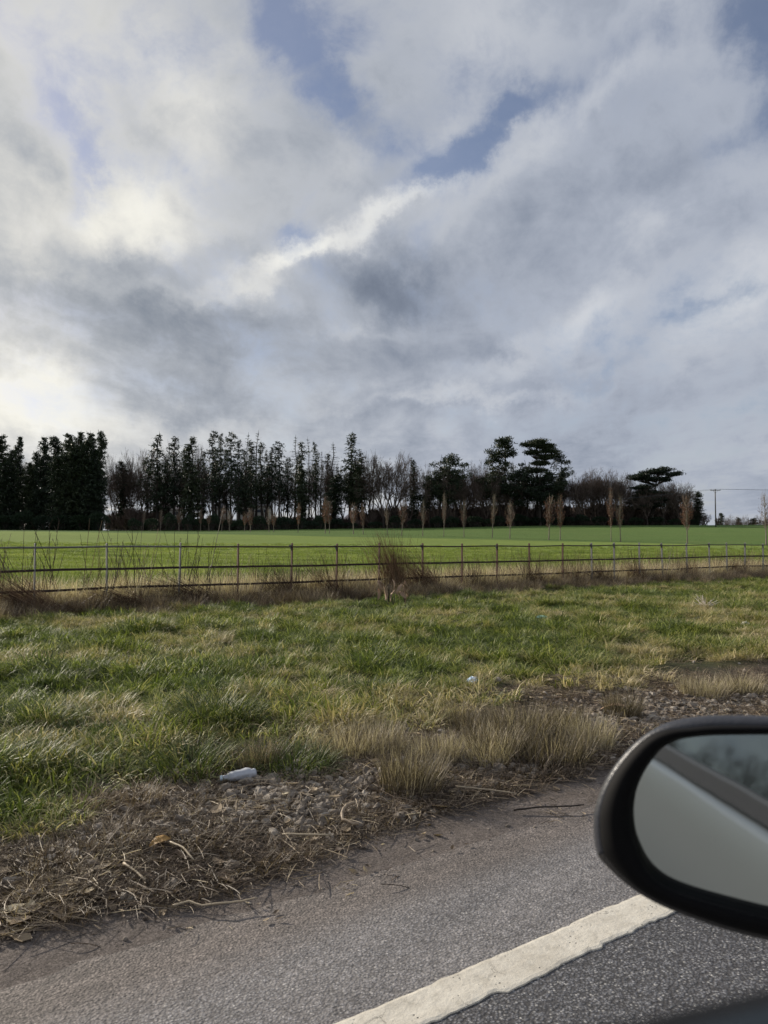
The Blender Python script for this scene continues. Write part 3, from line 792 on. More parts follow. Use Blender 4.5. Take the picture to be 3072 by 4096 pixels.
def trunk(h, r, wob=.15, n=7):
    mb = MB(); pts = [Vector((random.gauss(0, wob) * (i > 0) * i / n, random.gauss(0, wob) * i / n, h * i / n)) for i in range(n + 1)]
    mb.tube(pts, [r * (1 - .85 * i / n) * (1.25 if i == 0 else 1) for i in range(n + 1)], 7); return mb, pts
def along(pts, z):
    h = pts[-1].z; k = min(len(pts) - 1.001, max(0, z / h * (len(pts) - 1))); i = int(k); return pts[i].lerp(pts[i + 1], k - i)


def conifer(seed, low=.25, Rm=3.0, dens=1.0, droop=.25, ragged=.35, h=24, size=.42, bare_low=True, pw=.75, lean=0):
    random.seed(seed); tm, pts = trunk(h, .30, .25); cm = MB(); z = h * low
    sect = [random.uniform(.45, 1.25) for _ in range(16)]
    while z < h * .995:
        f = (z / h - low) / (1 - low); prof = (1 - f) ** pw * min(1, .45 + f * 2.2)
        nb = int(6 * (.7 + .6 * R_()) * (1 if dens > .6 else .75))
        for k in range(nb):
            a = R_() * 6.283; L = Rm * prof * random.uniform(1 - ragged, 1 + ragged * .6) * sect[int(a / 6.283 * 8) % 8 + (8 if f > .5 else 0)] + .12
            d_ = Vector((math.cos(a), math.sin(a), (.35 if f > .8 else -.05) - droop * (1 - f))); d_.normalize(); p0 = along(pts, z); p1 = p0 + d_ * L + Vector((0, 0, .12 * L))
            tm.tube([p0, p0.lerp(p1, .55) + Vector((0, 0, -.05 * L)), p1], [.05, .03, .012], 3, cap=False)
            ns = max(3, int(L * 7.5 * dens))
            for j in range(ns):
                t_ = 1 - R_() ** 1.3 * .9 if dens < 1.2 else R_(); p = p0.lerp(p1, t_) + rv(.10 + .05 * L)
                q = (d_ * .6 + rv(.55) + Vector((0, 0, -.55 * (droop + .4)))).normalized(); spray(cm, p, q, size * random.uniform(.5, 1.2), size * .42)
        z += (.42 + .3 * R_()) * (h / 24) / (.7 + .3 * dens)
    spray(cm, pts[-1] - Vector((0, 0, .5)), Vector((0, 0, 1)), 1.0, .12)
    if bare_low:          # dead snags on the lower trunk
        for k in range(34):
            z = random.uniform(.1 * h, (low + .15) * h); a = R_() * 6.283; L = random.uniform(.4, 1.6); p0 = along(pts, z)
            tm.tube([p0, p0 + Vector((math.cos(a), math.sin(a), random.uniform(-.3, .15))) * L], [.035, .01], 3, cap=False)
    return h, Rm * 2, tm.mesh('trunk', m_bark), cm.mesh('crown', m_fir)


def grow(mb, p, d_, L, r, lvl, mx, spread, up, kids, sh):
    n = 3; pts = [p]; dd = d_.copy(); q = p
    for i in range(n):
        dd = (dd + rv(.10) + Vector((0, 0, up * .12))).normalized(); q = q + dd * (L / n); pts.append(q)
    mb.tube(pts, [max(.017, r * (1 - .42 * i / n)) for i in range(n + 1)], 5 if lvl < 2 else 3, cap=False)
    if lvl >= mx: return
    r = max(r, .03)
    nk = kids[min(lvl, len(kids) - 1)]; nk = nk + (R_() < .4)
    for k in range(nk):
        t_ = 1.0 if k == 0 else random.uniform(.35, 1.0); j = min(n - 1, int(t_ * n)); base = pts[j].lerp(pts[j + 1], t_ * n - j) if t_ < 1 else pts[-1]
        side = dd.cross(rv()).normalized(); sp = spread * random.uniform(.5, 1.3) * (.45 if k == 0 else 1)
        nd = (dd + side * sp + Vector((0, 0, up * .3))).normalized()
        grow(mb, base, nd, L * random.uniform(.6, .86) * sh, r * (.62 if k == 0 else .48), lvl + 1, mx, spread, up, kids, sh)


def bare(seed, h=20, fork=.22, spread=.55, up=.35, stems=1, mx=6):
    random.seed(seed); tm = MB(); cm = MB(); r = .38
    for st in range(stems):
        b0 = Vector((random.gauss(0, .6), random.gauss(0, .6), 0)) * (stems > 1); q = b0 + Vector((random.gauss(0, .3), random.gauss(0, .3), h * fork)); tm.tube([b0, b0.lerp(q, .5) + rv(.06), q], [r, r * .8, r * .7], 8)
        for k in range(5 if stems == 1 else 3):
            a = 6.283 * k / 5 + R_(); d_ = Vector((math.cos(a) * spread * .8, math.sin(a) * spread * .8, 1)).normalized()
            grow(cm, q - Vector((0, 0, R_() * h * .05)), d_, h * .24, r * .5, 1, mx, spread, up, (3, 3, 3, 3, 3), .92)
    z = max(v.z for v in cm.v); k = h / z; cm.v = [Vector((v.x, v.y, h * fork + (v.z - h * fork) * (h - h * fork) / (z - h * fork))) for v in cm.v]
    xs = sorted(abs(v.x) for v in cm.v); return h, 2 * xs[int(len(xs) * .97)], tm.mesh('trunk', m_bark), cm.mesh('crown', m_twig)


def clumpf(mb, c0, rx, rz, n, size):
    for k in range(n):
        v = rv().normalized() * (R_() ** .4); v = v * random.choice((.8, 1, 1, 1.35)); p = c0 + Vector((v.x * rx, v.y * rx, v.z * rz)); spray(mb, p, (v * .6 + rv(.5) + Vector((0, 0, .25))).normalized(), size * random.uniform(.5, 1.1), size * .5)


def pine(seed, h=22, low=.55, Rm=4, ncl=30, size=.4):
    random.seed(seed); tm, pts = trunk(h * .96, .36, .3); cm = MB()
    for k in range(ncl):
        f = R_() ** .8; z = h * (low + (1 - low) * f) * .97; a = R_() * 6.283; L = Rm * (math.sin(math.pi * min(1, .22 + .72 * f)) ** .7) * random.uniform(.35, 1.1); p0 = along(pts, z * .93)
        p1 = p0 + Vector((math.cos(a) * L, math.sin(a) * L, L * random.uniform(-.05, .45))); tm.tube([p0, p0.lerp(p1, .5) + Vector((0, 0, .2)), p1], [.11, .07, .03], 4, cap=False)
        for j in range(3): c0 = p1 + rv(.45) - (p1 - p0) * random.uniform(0, .4); clumpf(cm, c0, random.uniform(.6, 1.5), random.uniform(.3, .7), 52, size * 1.15)
    for k in range(14):
        z = random.uniform(.3, low) * h; a = R_() * 6.28; p0 = along(pts, z); tm.tube([p0, p0 + Vector((math.cos(a), math.sin(a), .2)) * random.uniform(.6, 2)], [.05, .015], 3, cap=False)
    return h, Rm * 2, tm.mesh('trunk', m_bark), cm.mesh('crown', m_fir)


def cedar(seed, tiers, h=20, lean=Vector((0, 0, 0)), tier_n=1):
    """flat shelves of foliage on rising limbs; tiers = (height, x centre, half width)"""
    random.seed(seed); tm = MB(); cm = MB()
    n = 6; pts = [Vector((lean.x * (i / n) ** 1.6, 0, h * .94 * i / n)) for i in range(n + 1)]; tm.tube(pts, [.55 * (1 - .78 * i / n) for i in range(n + 1)], 8)
    for z, xc, hw in tiers:
        tc_ = Vector((xc, 0, z)); base = along(pts, max(1, z - hw * .45 - 1))
        for k in range(int(7 + hw * 2.2)):
            a = R_() * 6.283; rr = R_() ** .6; e = tc_ + Vector((math.cos(a) * hw * rr, math.sin(a) * hw * .8 * rr, random.gauss(0, .34) - .12 * hw * rr * rr * .5))
            m_ = base.lerp(e, .55) + Vector((0, 0, -.08 * hw)); tm.tube([base, m_, e], [.12, .08, .03], 4, cap=False)
            for j in range(5):
                c0 = e.lerp(m_, R_() * .45) + Vector((random.gauss(0, .5), random.gauss(0, .5), .08)); c0.z = max(c0.z, z - .5)
                for q in range(34):
                    v = Vector((random.gauss(0, .6), random.gauss(0, .6), random.gauss(0, .16))); dv = Vector((v.x, v.y, random.gauss(.15, .35))).normalized(); spray(cm, c0 + v, dv, .38 * random.uniform(.5, 1.1), .22)
    return h, 2 * max(abs(t_[1]) + t_[2] for t_ in tiers), tm.mesh('trunk', m_bark), cm.mesh('crown', m_fir)


def shrub(seed, h=4.0, R0=2.6, n=2600, size=.24):
    random.seed(seed); tm = MB(); cm = MB()
    for k in range(6): a = R_() * 6.28; tm.tube([Vector((0, 0, 0)), Vector((math.cos(a) * R0 * .5, math.sin(a) * R0 * .5, h * .7))], [.09, .03], 4)
    lob = [(rv(1).normalized(), random.uniform(.72, 1.12)) for _ in range(14)]
    for k in range(n):
        v = rv().normalized(); v.z = abs(v.z) if R_() < .8 else v.z; s_ = max((v.dot(l) ** 3 * a for l, a in lob if v.dot(l) > 0), default=.5); s_ = .62 + .4 * s_; rr = s_ * (1 - .3 * R_() ** 2)
        p = Vector((v.x * R0 * rr, v.y * R0 * rr, max(.05, h * .42 + v.z * h * .55 * rr))); spray(cm, p, (v + rv(.6)).normalized(), size * random.uniform(.6, 1.3), size * .6)
    return h, R0 * 2, tm.mesh('stems', m_bark), cm.mesh('foliage', m_ever)


def columnar(seed, h=6.0, R0=.62, dens=1.0, fullness=.75):
    random.seed(seed); tm, pts = trunk(h * .93, .075, .03, 6); cm = MB()
    for k in range(74):
        f = R_(); z = h * (.24 + .6 * f); a = R_() * 6.283; p0 = along(pts, min(h * .9, z)); L = h * random.uniform(.10, .22) * (1 - .3 * f); ro = R0 * (math.sin(math.pi * (.12 + .8 * f)) ** .8) * random.uniform(.4, 1.3)
        p1 = p0 + Vector((math.cos(a) * ro, math.sin(a) * ro, L)); m_ = p0.lerp(p1, .4) + Vector((math.cos(a) * ro * .3, math.sin(a) * ro * .3, 0)); tm.tube([p0, m_, p1, p1 + Vector((0, 0, L * .5))], [.016, .011, .006, .003], 3, cap=False)
        nl = int((24 if f < fullness else 7) * dens * random.uniform(.2, 1.5))
        for j in range(nl): p = m_.lerp(p1, R_() * 1.3) + rv(.07); spray(cm, p, (rv() + Vector((0, 0, -.5))).normalized(), random.uniform(.05, .11), .06)
    return h, R0 * 2, tm.mesh('trunk', m_young), cm.mesh('crown', m_oak)

LIB = {
    'dense': [conifer(400 + i, .02, 3.6, 1.9, .3, .3, size=.55, bare_low=False, pw=.42) for i in range(4)],
    'spruce': [conifer(410 + i, .22 + .05 * i, 2.8, 1.15, .45, .6, size=.52, pw=(.6, .4, .5, .7, .35)[i]) for i in range(5)],
    'thick': [conifer(420 + i, .14, 2.9, 1.8, .3, .35, size=.5, pw=.5) for i in range(2)],
    'thin': [conifer(430 + i, .34, 2.2, .30, .1, .45, size=.26, pw=.7) for i in range(3)],
    'bare': [bare(440 + i, 20, (.16, .22, .3, .2)[i], (.8, .9, .7, 1.0)[i], .3) for i in range(4)],
    'multi': [bare(450 + i, 18, .22, .75, .25, 2, 6) for i in range(2)],
    'pine': [pine(460, 22, .42, 4.4, 34), pine(461, 22, .68, 3.6, 20), pine(462, 20, .35, 3.8, 30)],
    'cedarA': [cedar(470, [(21.5, .3, 2.2), (20.9, -2.4, 3.0), (20.5, 3.0, 2.4), (19.3, 4.2, 2.2), (18.8, -.6, 2.4), (17.6, 4.0, 2.4), (16.2, 1, 3.0), (14.2, -1, 3.6), (12.0, 2, 4.0), (9.5, -2, 4.0)], 22)],
    'cedarB': [cedar(471, [(16.2, 4.2, 2.8), (15.6, 1.0, 3.4), (15.0, 7.0, 2.6), (14.8, -3.2, 3.2), (13.8, -5.2, 2.8), (13.6, 0, 3.6), (13.2, 4.6, 1.8), (11.2, -3.5, 4.0), (9.8, 0, 4.5), (7.8, 1.0, 5), (6.0, -1, 4.5)], 16.5, Vector((2.2, 0, 0)))],
    'shrub': [shrub(480 + i, (4, 3.6, 4.6)[i], (2.6, 3.2, 2.4)[i]) for i in range(3)],
    'scrub': [bare(485 + i, 5, .04, .7, .25, 3, 4) for i in range(2)],
    'column': [columnar(490, dens=1.1, R0=.55), columnar(491, dens=.8, fullness=.6), columnar(492, dens=.45, fullness=.5), columnar(493, dens=1.2, R0=.66), columnar(494, dens=.2, fullness=.5, R0=.5)],
}
CATN = {'dense': ('dark_conifer', 'conifer'), 'spruce': ('spruce_tree', 'conifer'), 'thick': ('spruce_tree', 'conifer'), 'thin': ('larch_tree', 'larch'), 'bare': ('bare_tree', 'bare tree'), 'multi': ('bare_tree', 'bare tree'),
        'pine': ('pine_tree', 'pine'), 'cedarA': ('cedar_tree', 'cedar'), 'cedarB': ('cedar_tree', 'cedar'), 'shrub': ('evergreen_shrub', 'shrub'), 'scrub': ('bare_bush', 'bush'), 'column': ('columnar_tree', 'young tree')}
ORD = 'first second third fourth fifth sixth seventh eighth ninth tenth eleventh twelfth thirteenth fourteenth fifteenth sixteenth seventeenth eighteenth nineteenth twentieth'.split() + ['twenty-' + x for x in 'first second third fourth fifth sixth seventh eighth ninth'.split()] + ['thirtieth'] + ['thirty-' + x for x in 'first second third fourth fifth sixth seventh eighth ninth'.split()] + ['fortieth'] + ['forty-' + x for x in 'first second third fourth fifth sixth seventh eighth ninth'.split()] + ['fiftieth'] + ['fifty-' + x for x in 'first second third fourth fifth sixth seventh eighth ninth'.split()] + ['sixtieth'] + ['sixty-' + x for x in 'first second third fourth fifth sixth seventh eighth ninth'.split()] + ['seventieth'] + ['seventy-' + x for x in 'first second third fourth fifth sixth seventh eighth ninth'.split()] + ['eightieth'] + ['eighty-' + x for x in 'first second third fourth fifth sixth seventh eighth ninth'.split()]


def plant(kind, px, top, D, var=None, wpx=None, label=None, group=None, base=None):
    v = LIB[kind]; h, wd, tm, cm = v[(var if var is not None else random.randrange(len(v))) % len(v)]
    g = at(px, 2130, D); z0 = field_z(g.x, g.y) - .1; ztop = at(px, top, D).z; k = (ztop - z0) / h
    kx = (wpx / F * D) / wd if wpx else k * random.uniform(.9, 1.1)
    nm, cat = CATN[kind]; o = empty(nm, (g.x, g.y, z0), 0 if kind.startswith('cedar') else R_() * 6.28); o.scale = (kx, kx, k)
    a, b_ = ('stems', 'foliage') if kind == 'shrub' else ('trunk', 'crown')
    link(a, tm, o); link(b_, cm, o); tag(o, label, cat, group); return o

# --- the wood: (kind, x, top y, distance, variant, width)
random.seed(12)
W = {}
def many(key, rows, lab, group):
    rows = sorted(rows, key=lambda r: r[1])
    wk = {'spruce': 1.5, 'thick': 1.35, 'thin': 1.3, 'bare': 1.45, 'multi': 1.4, 'pine': 1.12}
    for i, r in enumerate(rows):
        l_ = r[6] if len(r) > 6 and r[6] else lab.replace('#', ORD[i])
        plant(r[0], r[1], r[2], r[3], r[4], r[5] * (wk.get(r[0], 1) if r[3] < 400 else 1), l_, group)
many('dense', [('dense', -60, 1745, 214, 1, 120), ('dense', 5, 1740, 210, 0, 110), ('dense', 68, 1748, 212, 1, 90), ('dense', 169, 1748, 208, 2, 95), ('dense', 212, 1748, 213, 3, 110), ('dense', 265, 1736, 207, 0, 125),
     ('dense', 323, 1731, 209, 1, 120), ('dense', 362, 1731, 213, 2, 115), ('dense', 398, 1727, 208, 3, 80), ('dense', 130, 1860, 216, 1, 100), ('dense', 300, 1790, 205, 2, 150), ('dense', -180, 1750, 214, 2, 120), ('dense', 375, 1800, 204, 1, 110), ('dense', 240, 1820, 203, 0, 120),
     ('dense', 20, 1850, 206, 2, 130), ('dense', 108, 1850, 209, 0, 90), ('dense', 140, 1810, 211, 3, 80), ('dense', 45, 1800, 208, 3, 80), ('dense', 345, 1760, 205, 3, 110), ('dense', 285, 1770, 204, 1, 100)],
     'dense dark conifer in the block at the left of the wood, # from left', 'dense dark conifers at the left end of the wood')
many('spruce', [('thick', 492, 1845, 222, 0, 80), ('spruce', 627, 1733, 215, 0, 78), ('spruce', 694, 1748, 216, 1, 66), ('thick', 763, 1750, 211, 1, 92), ('spruce', 849, 1723, 213, 2, 66), ('spruce', 876, 1735, 217, 3, 52), ('spruce', 922, 1732, 214, 4, 56),
     ('spruce', 953, 1757, 212, 0, 54), ('spruce', 1006, 1764, 213, 1, 62), ('spruce', 1045, 1769, 216, 2, 54), ('spruce', 1088, 1788, 214, 3, 56), ('spruce', 1117, 1769, 212, 4, 60), ('spruce', 1206, 1764, 213, 0, 64), ('spruce', 1262, 1769, 217, 3, 46),
     ('thick', 1340, 1897, 210, 0, 84), ('spruce', 1150, 1830, 224, 1, 50), ('spruce', 1400, 1735, 214, 2, 84), ('spruce', 1448, 1808, 216, 1, 56), ('thick', 1655, 1840, 215, 1, 52), ('thick', 1300, 2000, 208, 0, 36), ('spruce', 735, 1800, 224, 4, 48), ('spruce', 590, 1830, 223, 2, 50), ('thick', 1210, 1880, 212, 1, 60),
     ('spruce', 812, 1800, 224, 0, 44), ('spruce', 905, 1800, 224, 2, 44), *[('spruce', x, 1790 + (x * 13) % 70, 221 + x % 9, x % 5, 42 + x % 17) for x in (660, 790, 862, 975, 1068, 1192, 1310, 1425)], ('spruce', 1400, 1900, 212, 4, 60)],
     'tall dark spruce with bare lower trunk in the wood, # spruce from left', 'spruces in the left half of the wood')
many('thin', [('thin', 984, 1738, 216, 0, 56), ('thin', 1025, 1728, 218, 1, 60), ('thin', 1180, 1747, 216, 2, 56), ('thin', 1235, 1755, 217, 0, 46), ('thin', 1283, 1805, 216, 1, 40), ('thin', 1334, 1774, 213, 2, 72), ('thin', 805, 1790, 220, 1, 50), ('thin', 1645, 1828, 218, 0, 46), ('thin', 1492, 1830, 222, 2, 44)],
     'thin almost bare larch rising among the spruces, # larch from left', 'thin larches among the spruces')
rows = [('bare', 115, 1790, 222, 0, 90), ('bare', 450, 1800, 226, 1, 90), ('bare', 484, 1798, 222, 0, 100), ('bare', 520, 1802, 224, 1, 110), ('bare', 569, 1768, 226, 2, 120), ('bare', 655, 1790, 228, 3, 120), ('bare', 735, 1760, 230, 0, 110), ('bare', 800, 1758, 230, 1, 100), ('bare', 720, 1850, 218, 2, 90),
     ('bare', 1290, 1800, 226, 3, 100), ('bare', 1100, 1830, 228, 0, 90), ('bare', 960, 1830, 228, 2, 90), ('bare', 1480, 1800, 215, 2, 110), ('bare', 1535, 1788, 213, 0, 150, 'broad rounded bare beech with dense twigs, largest bare tree at the middle of the wood'), ('multi', 1585, 1800, 216, 1, 130), ('bare', 1470, 1850, 220, 1, 100),
     ('bare', 1694, 1838, 217, 3, 90), ('bare', 1740, 1880, 212, 0, 110), ('bare', 1800, 1870, 210, 1, 120), ('bare', 1850, 1880, 214, 2, 100), ('bare', 1906, 1826, 218, 3, 110), ('bare', 1950, 1880, 213, 0, 110), ('bare', 2010, 1900, 214, 1, 110), ('bare', 2080, 1840, 226, 2, 90), ('bare', 2130, 1900, 213, 3, 110), ('bare', 2190, 1900, 214, 0, 100), ('multi', 2355, 1876, 218, 0, 80), ('multi', 2410, 1868, 219, 1, 80), ('multi', 2310, 1890, 212, 0, 80), ('multi', 2445, 1880, 211, 1, 80), ('multi', 1745, 1850, 219, 0, 100), ('multi', 1860, 1850, 218, 1, 100), ('multi', 1945, 1850, 219, 0, 100), ('multi', 2040, 1860, 211, 1, 90), ('multi', 2270, 1880, 216, 0, 80), ('bare', 2630, 1915, 217, 1, 90), ('multi', 2700, 1935, 218, 1, 80), ('multi', 2540, 1920, 218, 0, 80), ('bare', 2520, 1895, 214, 1, 90), ('bare', 2655, 1915, 209, 2, 90), ('bare', 2715, 1922, 210, 0, 80), ('bare', 2470, 1890, 209, 3, 90), ('bare', 2590, 1930, 208, 1, 90),
     ('multi', 2240, 1920, 214, 0, 80), ('multi', 2330, 1880, 214, 1, 80), ('multi', 2385, 1864, 215, 0, 90), ('multi', 2430, 1872, 216, 1, 80), ('multi', 2462, 1884, 214, 0, 70), ('bare', 2500, 1882, 220, 2, 80), ('multi', 2660, 1930, 214, 1, 80), ('bare', 2700, 1912, 214, 2, 90), ('multi', 2735, 1930, 215, 0, 70), ('bare', 2762, 1990, 214, 1, 50), ('bare', 2560, 1960, 216, 0, 90), ('bare', 2830, 2050, 214, 3, 34),
     *[('bare', x, 1815 + (x * 7) % 60 if x < 1700 else 1880 + (x * 7) % 40, 219 + (x * 3) % 16, x % 4, 95) for x in (465, 500, 545, 600, 668, 712, 778, 838, 872, 925, 975, 1015, 1060, 1128, 1165, 1222, 1268, 1325, 1372, 1425, 1625, 1772, 1835, 1880, 1935, 1985, 2055)],
     ('bare', 1243, 1850, 230, 1, 80), ('bare', 620, 1880, 222, 1, 90), ('multi', 2300, 1900, 220, 1, 70)]
many('bare', rows, 'bare grey brown winter tree in the wood, # bare tree from left', 'bare deciduous trees in the wood')
many('pine', [('pine', 1761, 1806, 212, 0, 110, 'bushy dark pine with a rounded top, left one of the joined pair at centre right'), ('pine', 1822, 1806, 214, 2, 110, 'bushy dark pine with a rounded top, right one of the joined pair at centre right'),
     ('pine', 1975, 1790, 215, 2, 100, 'dark ragged pine standing left of the tall bare trunked pine'), ('pine', 2025, 1732, 216, 1, 110, 'tallest pine on the right with a tufted crown on a bare trunk'), ('pine', 2000, 1850, 213, 0, 120, 'broad dark pine below the tall tufted pine'),
     ('pine', 2248, 1795, 214, 2, 80, 'narrow pine with spiky top right of the tall cedar'), ('pine', 2110, 1830, 212, 0, 120, 'dark bushy pine filling the wood under the left side of the tall cedar'), ('pine', 2205, 1870, 211, 2, 120, 'dark bushy pine filling the wood under the right side of the tall cedar'), ('pine', 1790, 1860, 210, 0, 120, 'broad dark pine below the joined pair of pines'), ('pine', 2055, 1880, 210, 2, 110, 'dark pine between the tall tufted pine and the tall cedar'), ('pine', 2160, 1880, 209, 0, 140, 'broad dark pine directly below the tall cedar'), ('pine', 1720, 1900, 214, 2, 90, 'low dark pine left of the joined pair of pines'), ('pine', 1425, 1850, 213, 2, 90, 'ragged dark pine crown beside the leaning fir at mid wood'),
     ('pine', 2575, 1930, 213, 0, 120, 'dark low pine behind the flat topped cedar')], '', 'pines in the right half of the wood')
plant('cedarA', 2150, 1758, 213, 0, 165, 'tall flat topped cedar with tiers of dark foliage, the highest cedar', 'cedars')
plant('cedarB', 2608, 1872, 211, 0, 240, 'wide low cedar with a flat spreading top, near the right end of the wood', 'cedars')
many('thick', [('dense', 2790, 1966, 214, 0, 62, 'small rounded dark conifer ending the wood on the right')], '', None)
many('shrub', [('shrub', x, y, d_, None, w_) for x, y, w_, d_ in [(537, 2073, 66, 203), (605, 2065, 60, 203), (680, 2046, 62, 203), (752, 2056, 50, 203), (800, 2064, 60, 204), (850, 2054, 60, 204), (905, 2070, 60, 205), (955, 2078, 66, 204), (1032, 2062, 76, 204), (1095, 2070, 60, 205), (1140, 2062, 84, 204), (1200, 2064, 60, 205), (1278, 2060, 54, 203), (1245, 2080, 70, 202),
     (1340, 2070, 70, 206), (1400, 2085, 60, 206), (1500, 2082, 60, 207), (1583, 2054, 56, 207), (1660, 2072, 66, 207), (1747, 2064, 60, 208), (1810, 2064, 60, 209), (1901, 2058, 70, 209), (1960, 2072, 56, 210), (1995, 2060, 54, 210), (2084, 2056, 76, 210), (2152, 2062, 60, 210), (2130, 2076, 60, 209), (2215, 2070, 60, 210),
     (2270, 2062, 64, 210), (2328, 2056, 62, 210), (2399, 2060, 64, 210), (2470, 2070, 60, 210), (2545, 2066, 66, 210), (2627, 2062, 66, 210), (2700, 2072, 60, 211), (2770, 2074, 50, 211)] + [(x, y, 90, 202) for x, y in ((-60, 2040), (20, 2050), (95, 2040), (175, 2055), (250, 2050), (325, 2050), (395, 2040))]],
     'dark evergreen shrub at the foot of the wood, # shrub from the left', 'evergreen shrubs along the foot of the wood')
many('scrub', [('scrub', x, y, d_, None, w_) for x, y, w_, d_ in [(2875, 2066, 30, 240), (445, 2070, 40, 212), (1440, 2080, 50, 209), (1630, 2070, 60, 212), (1860, 2060, 70, 212), (2040, 2060, 60, 212), (1300, 2050, 60, 212), (1100, 2050, 60, 214), (2450, 2050, 60, 214), (2590, 2050, 60, 214), (2810, 2062, 46, 212)]],
     'small bare bush at the edge of the wood, # bare bush from the left', 'bare bushes at the edge of the wood')

# scrub and thin trunks deeper in the wood
C_scr = protos('wood_scrub', [LIB['scrub'][0][3], LIB['scrub'][1][3]])
P, R, S, I, TI = [], [], [], [], []
random.seed(13)
for k in range(1100):
    D = random.uniform(214, 255); px = random.uniform(440, 2760); g = at(px, 2130, D)
    if 430 < px < 520 and R_() < .6: continue
    k_ = random.uniform(.5, 1.5) if px > 1450 or px < 620 else random.uniform(.4, .85); P.append((g.x, g.y, field_z(g.x, g.y) - .2)); R.append((0, 0, R_() * 6.28)); S.append((k_ * 1.3, k_ * 1.3, k_)); I.append(random.randrange(2)); TI.append(.5)
scatter('woodland_scrub', 'tangled bare undergrowth inside the wood', C_scr, P, R, S, I, TI, m_twig)

# the avenue of young columnar trees
AV = [(572, 2121, 2030), (642, 2123, 2034), (716, 2126, 2032), (802, 2131, 2030), (836, 2128, 2036), (886, 2131, 2022), (917, 2131, 2036), (978, 2133, 2040), (1002, 2131, 2034), (1076, 2131, 2030), (1095, 2131, 2040), (1192, 2136, 2012), (1301, 2135, 1988), (1318, 2138, 1996),
      (1414, 2143, 2000), (1453, 2143, 2012), (1549, 2140, 1996), (1606, 2144, 1988), (1691, 2143, 1990), (1775, 2144, 1962), (1856, 2144, 1990), (1968, 2150, 1962), (2039, 2148, 2000), (2195, 2162, 1974), (2241, 2153, 1978), (2444, 2163, 1950), (2482, 2160, 1970), (2749, 2177, 1972), (3064, 2177, 1962)]
AVV = [2, 2, 1, 1, 1, 0, 2, 1, 0, 4, 1, 0, 0, 3, 1, 0, 4, 3, 4, 2, 2, 4, 2, 3, 0, 0, 2, 3, 2]
AX = [572, 716, 886, 1002, 1192, 1301, 1453, 1606, 1775, 1968, 2195, 2444, 2749, 3064]; AD = [195, 185, 172, 162, 148, 138, 130, 120, 112, 107, 100, 93, 88, 86]
random.seed(14)
for i, (px, by, ty) in enumerate(AV):
    D = float(np.interp(px, AX, AD))
    wpx = {0: .95, 1: 1.0, 2: .95, 3: 1.15, 4: .8}[AVV[i]] * 1.15 / D * F
    lab = 'slender young tree with %s, %s in the row from the left' % (('dense brown leaves', 'brown leaves', 'thin brown leaves', 'thick russet brown leaves', 'few leaves left')[AVV[i]], ORD[i])
    o = plant('column', px, ty, D, AVV[i], wpx * random.uniform(.75, 1.3), lab, 'young columnar trees planted across the field'); o.rotation_euler = (random.gauss(0, .025), random.gauss(0, .03), o.rotation_euler.z); o.scale.y *= random.uniform(.8, 1.2)

# distant tree line on the right, beyond the crest
random.seed(15)
many('far', [('bare' if i % 4 else 'dense', 2880 + i * 17 + random.uniform(-5, 5), random.uniform(2052, 2072), 620 + random.uniform(-20, 40), None, random.uniform(36, 60)) for i in range(17)],
     'faint distant tree on the horizon right of the power pole, # from the left', 'distant trees on the horizon at the right')

# trees left of the picture (they show in the car window and mirror)
many('near', [('bare', -1500, 1500, 34, 0, None), ('bare', -2600, 1500, 30, 3, None), ('pine', -3600, 1500, 34, 0, None)], 'roadside tree standing outside the left edge of the picture, # from the left', None) if False else None
for i, (x, y, hh, kd) in enumerate([(-66, -16, 9, 'bare'), (-84, -30, 9, 'bare'), (-96, -8, 8, 'pine'), (-90, -52, 11, 'pine'), (-122, -38, 11, 'bare'), (-130, -6, 10, 'bare')]):
    if uof((x, y)) < 14.5: x, y = x - 4, y + 6
    h, wd, tm, cm = LIB[kd][i % len(LIB[kd])]; o = empty(CATN[kd][0], (x, y, .2), i); k = hh / h; o.scale = (k, k, k); link('trunk', tm, o); link('crown', cm, o)
    tag(o, 'roadside %s behind the fence to the left of the car, %s one' % (CATN[kd][1], ORD[i]), CATN[kd][1], 'trees behind the fence left of the car')

# ------------------------------------------------------------------ houses behind the wood, drive, power pole
m_wall = simple('pale_render_wall', lin(150, 146, 142), .9, 0, .1, 1)
m_wallp = simple('pink_brick_wall', lin(156, 128, 118), .9, 0, .15, 2)
m_slate = simple('grey_slate_roof', lin(104, 104, 108), .7, 0, .15, 2)
m_slatep = simple('pale_tiled_roof', lin(168, 156, 152), .8, 0, .12, 2)
m_pane = simple('window_pane', lin(60, 66, 74), .15, 0, .1, 1)
m_frame = simple('white_window_frame', lin(190, 190, 186), .5, 0, .05, 1)


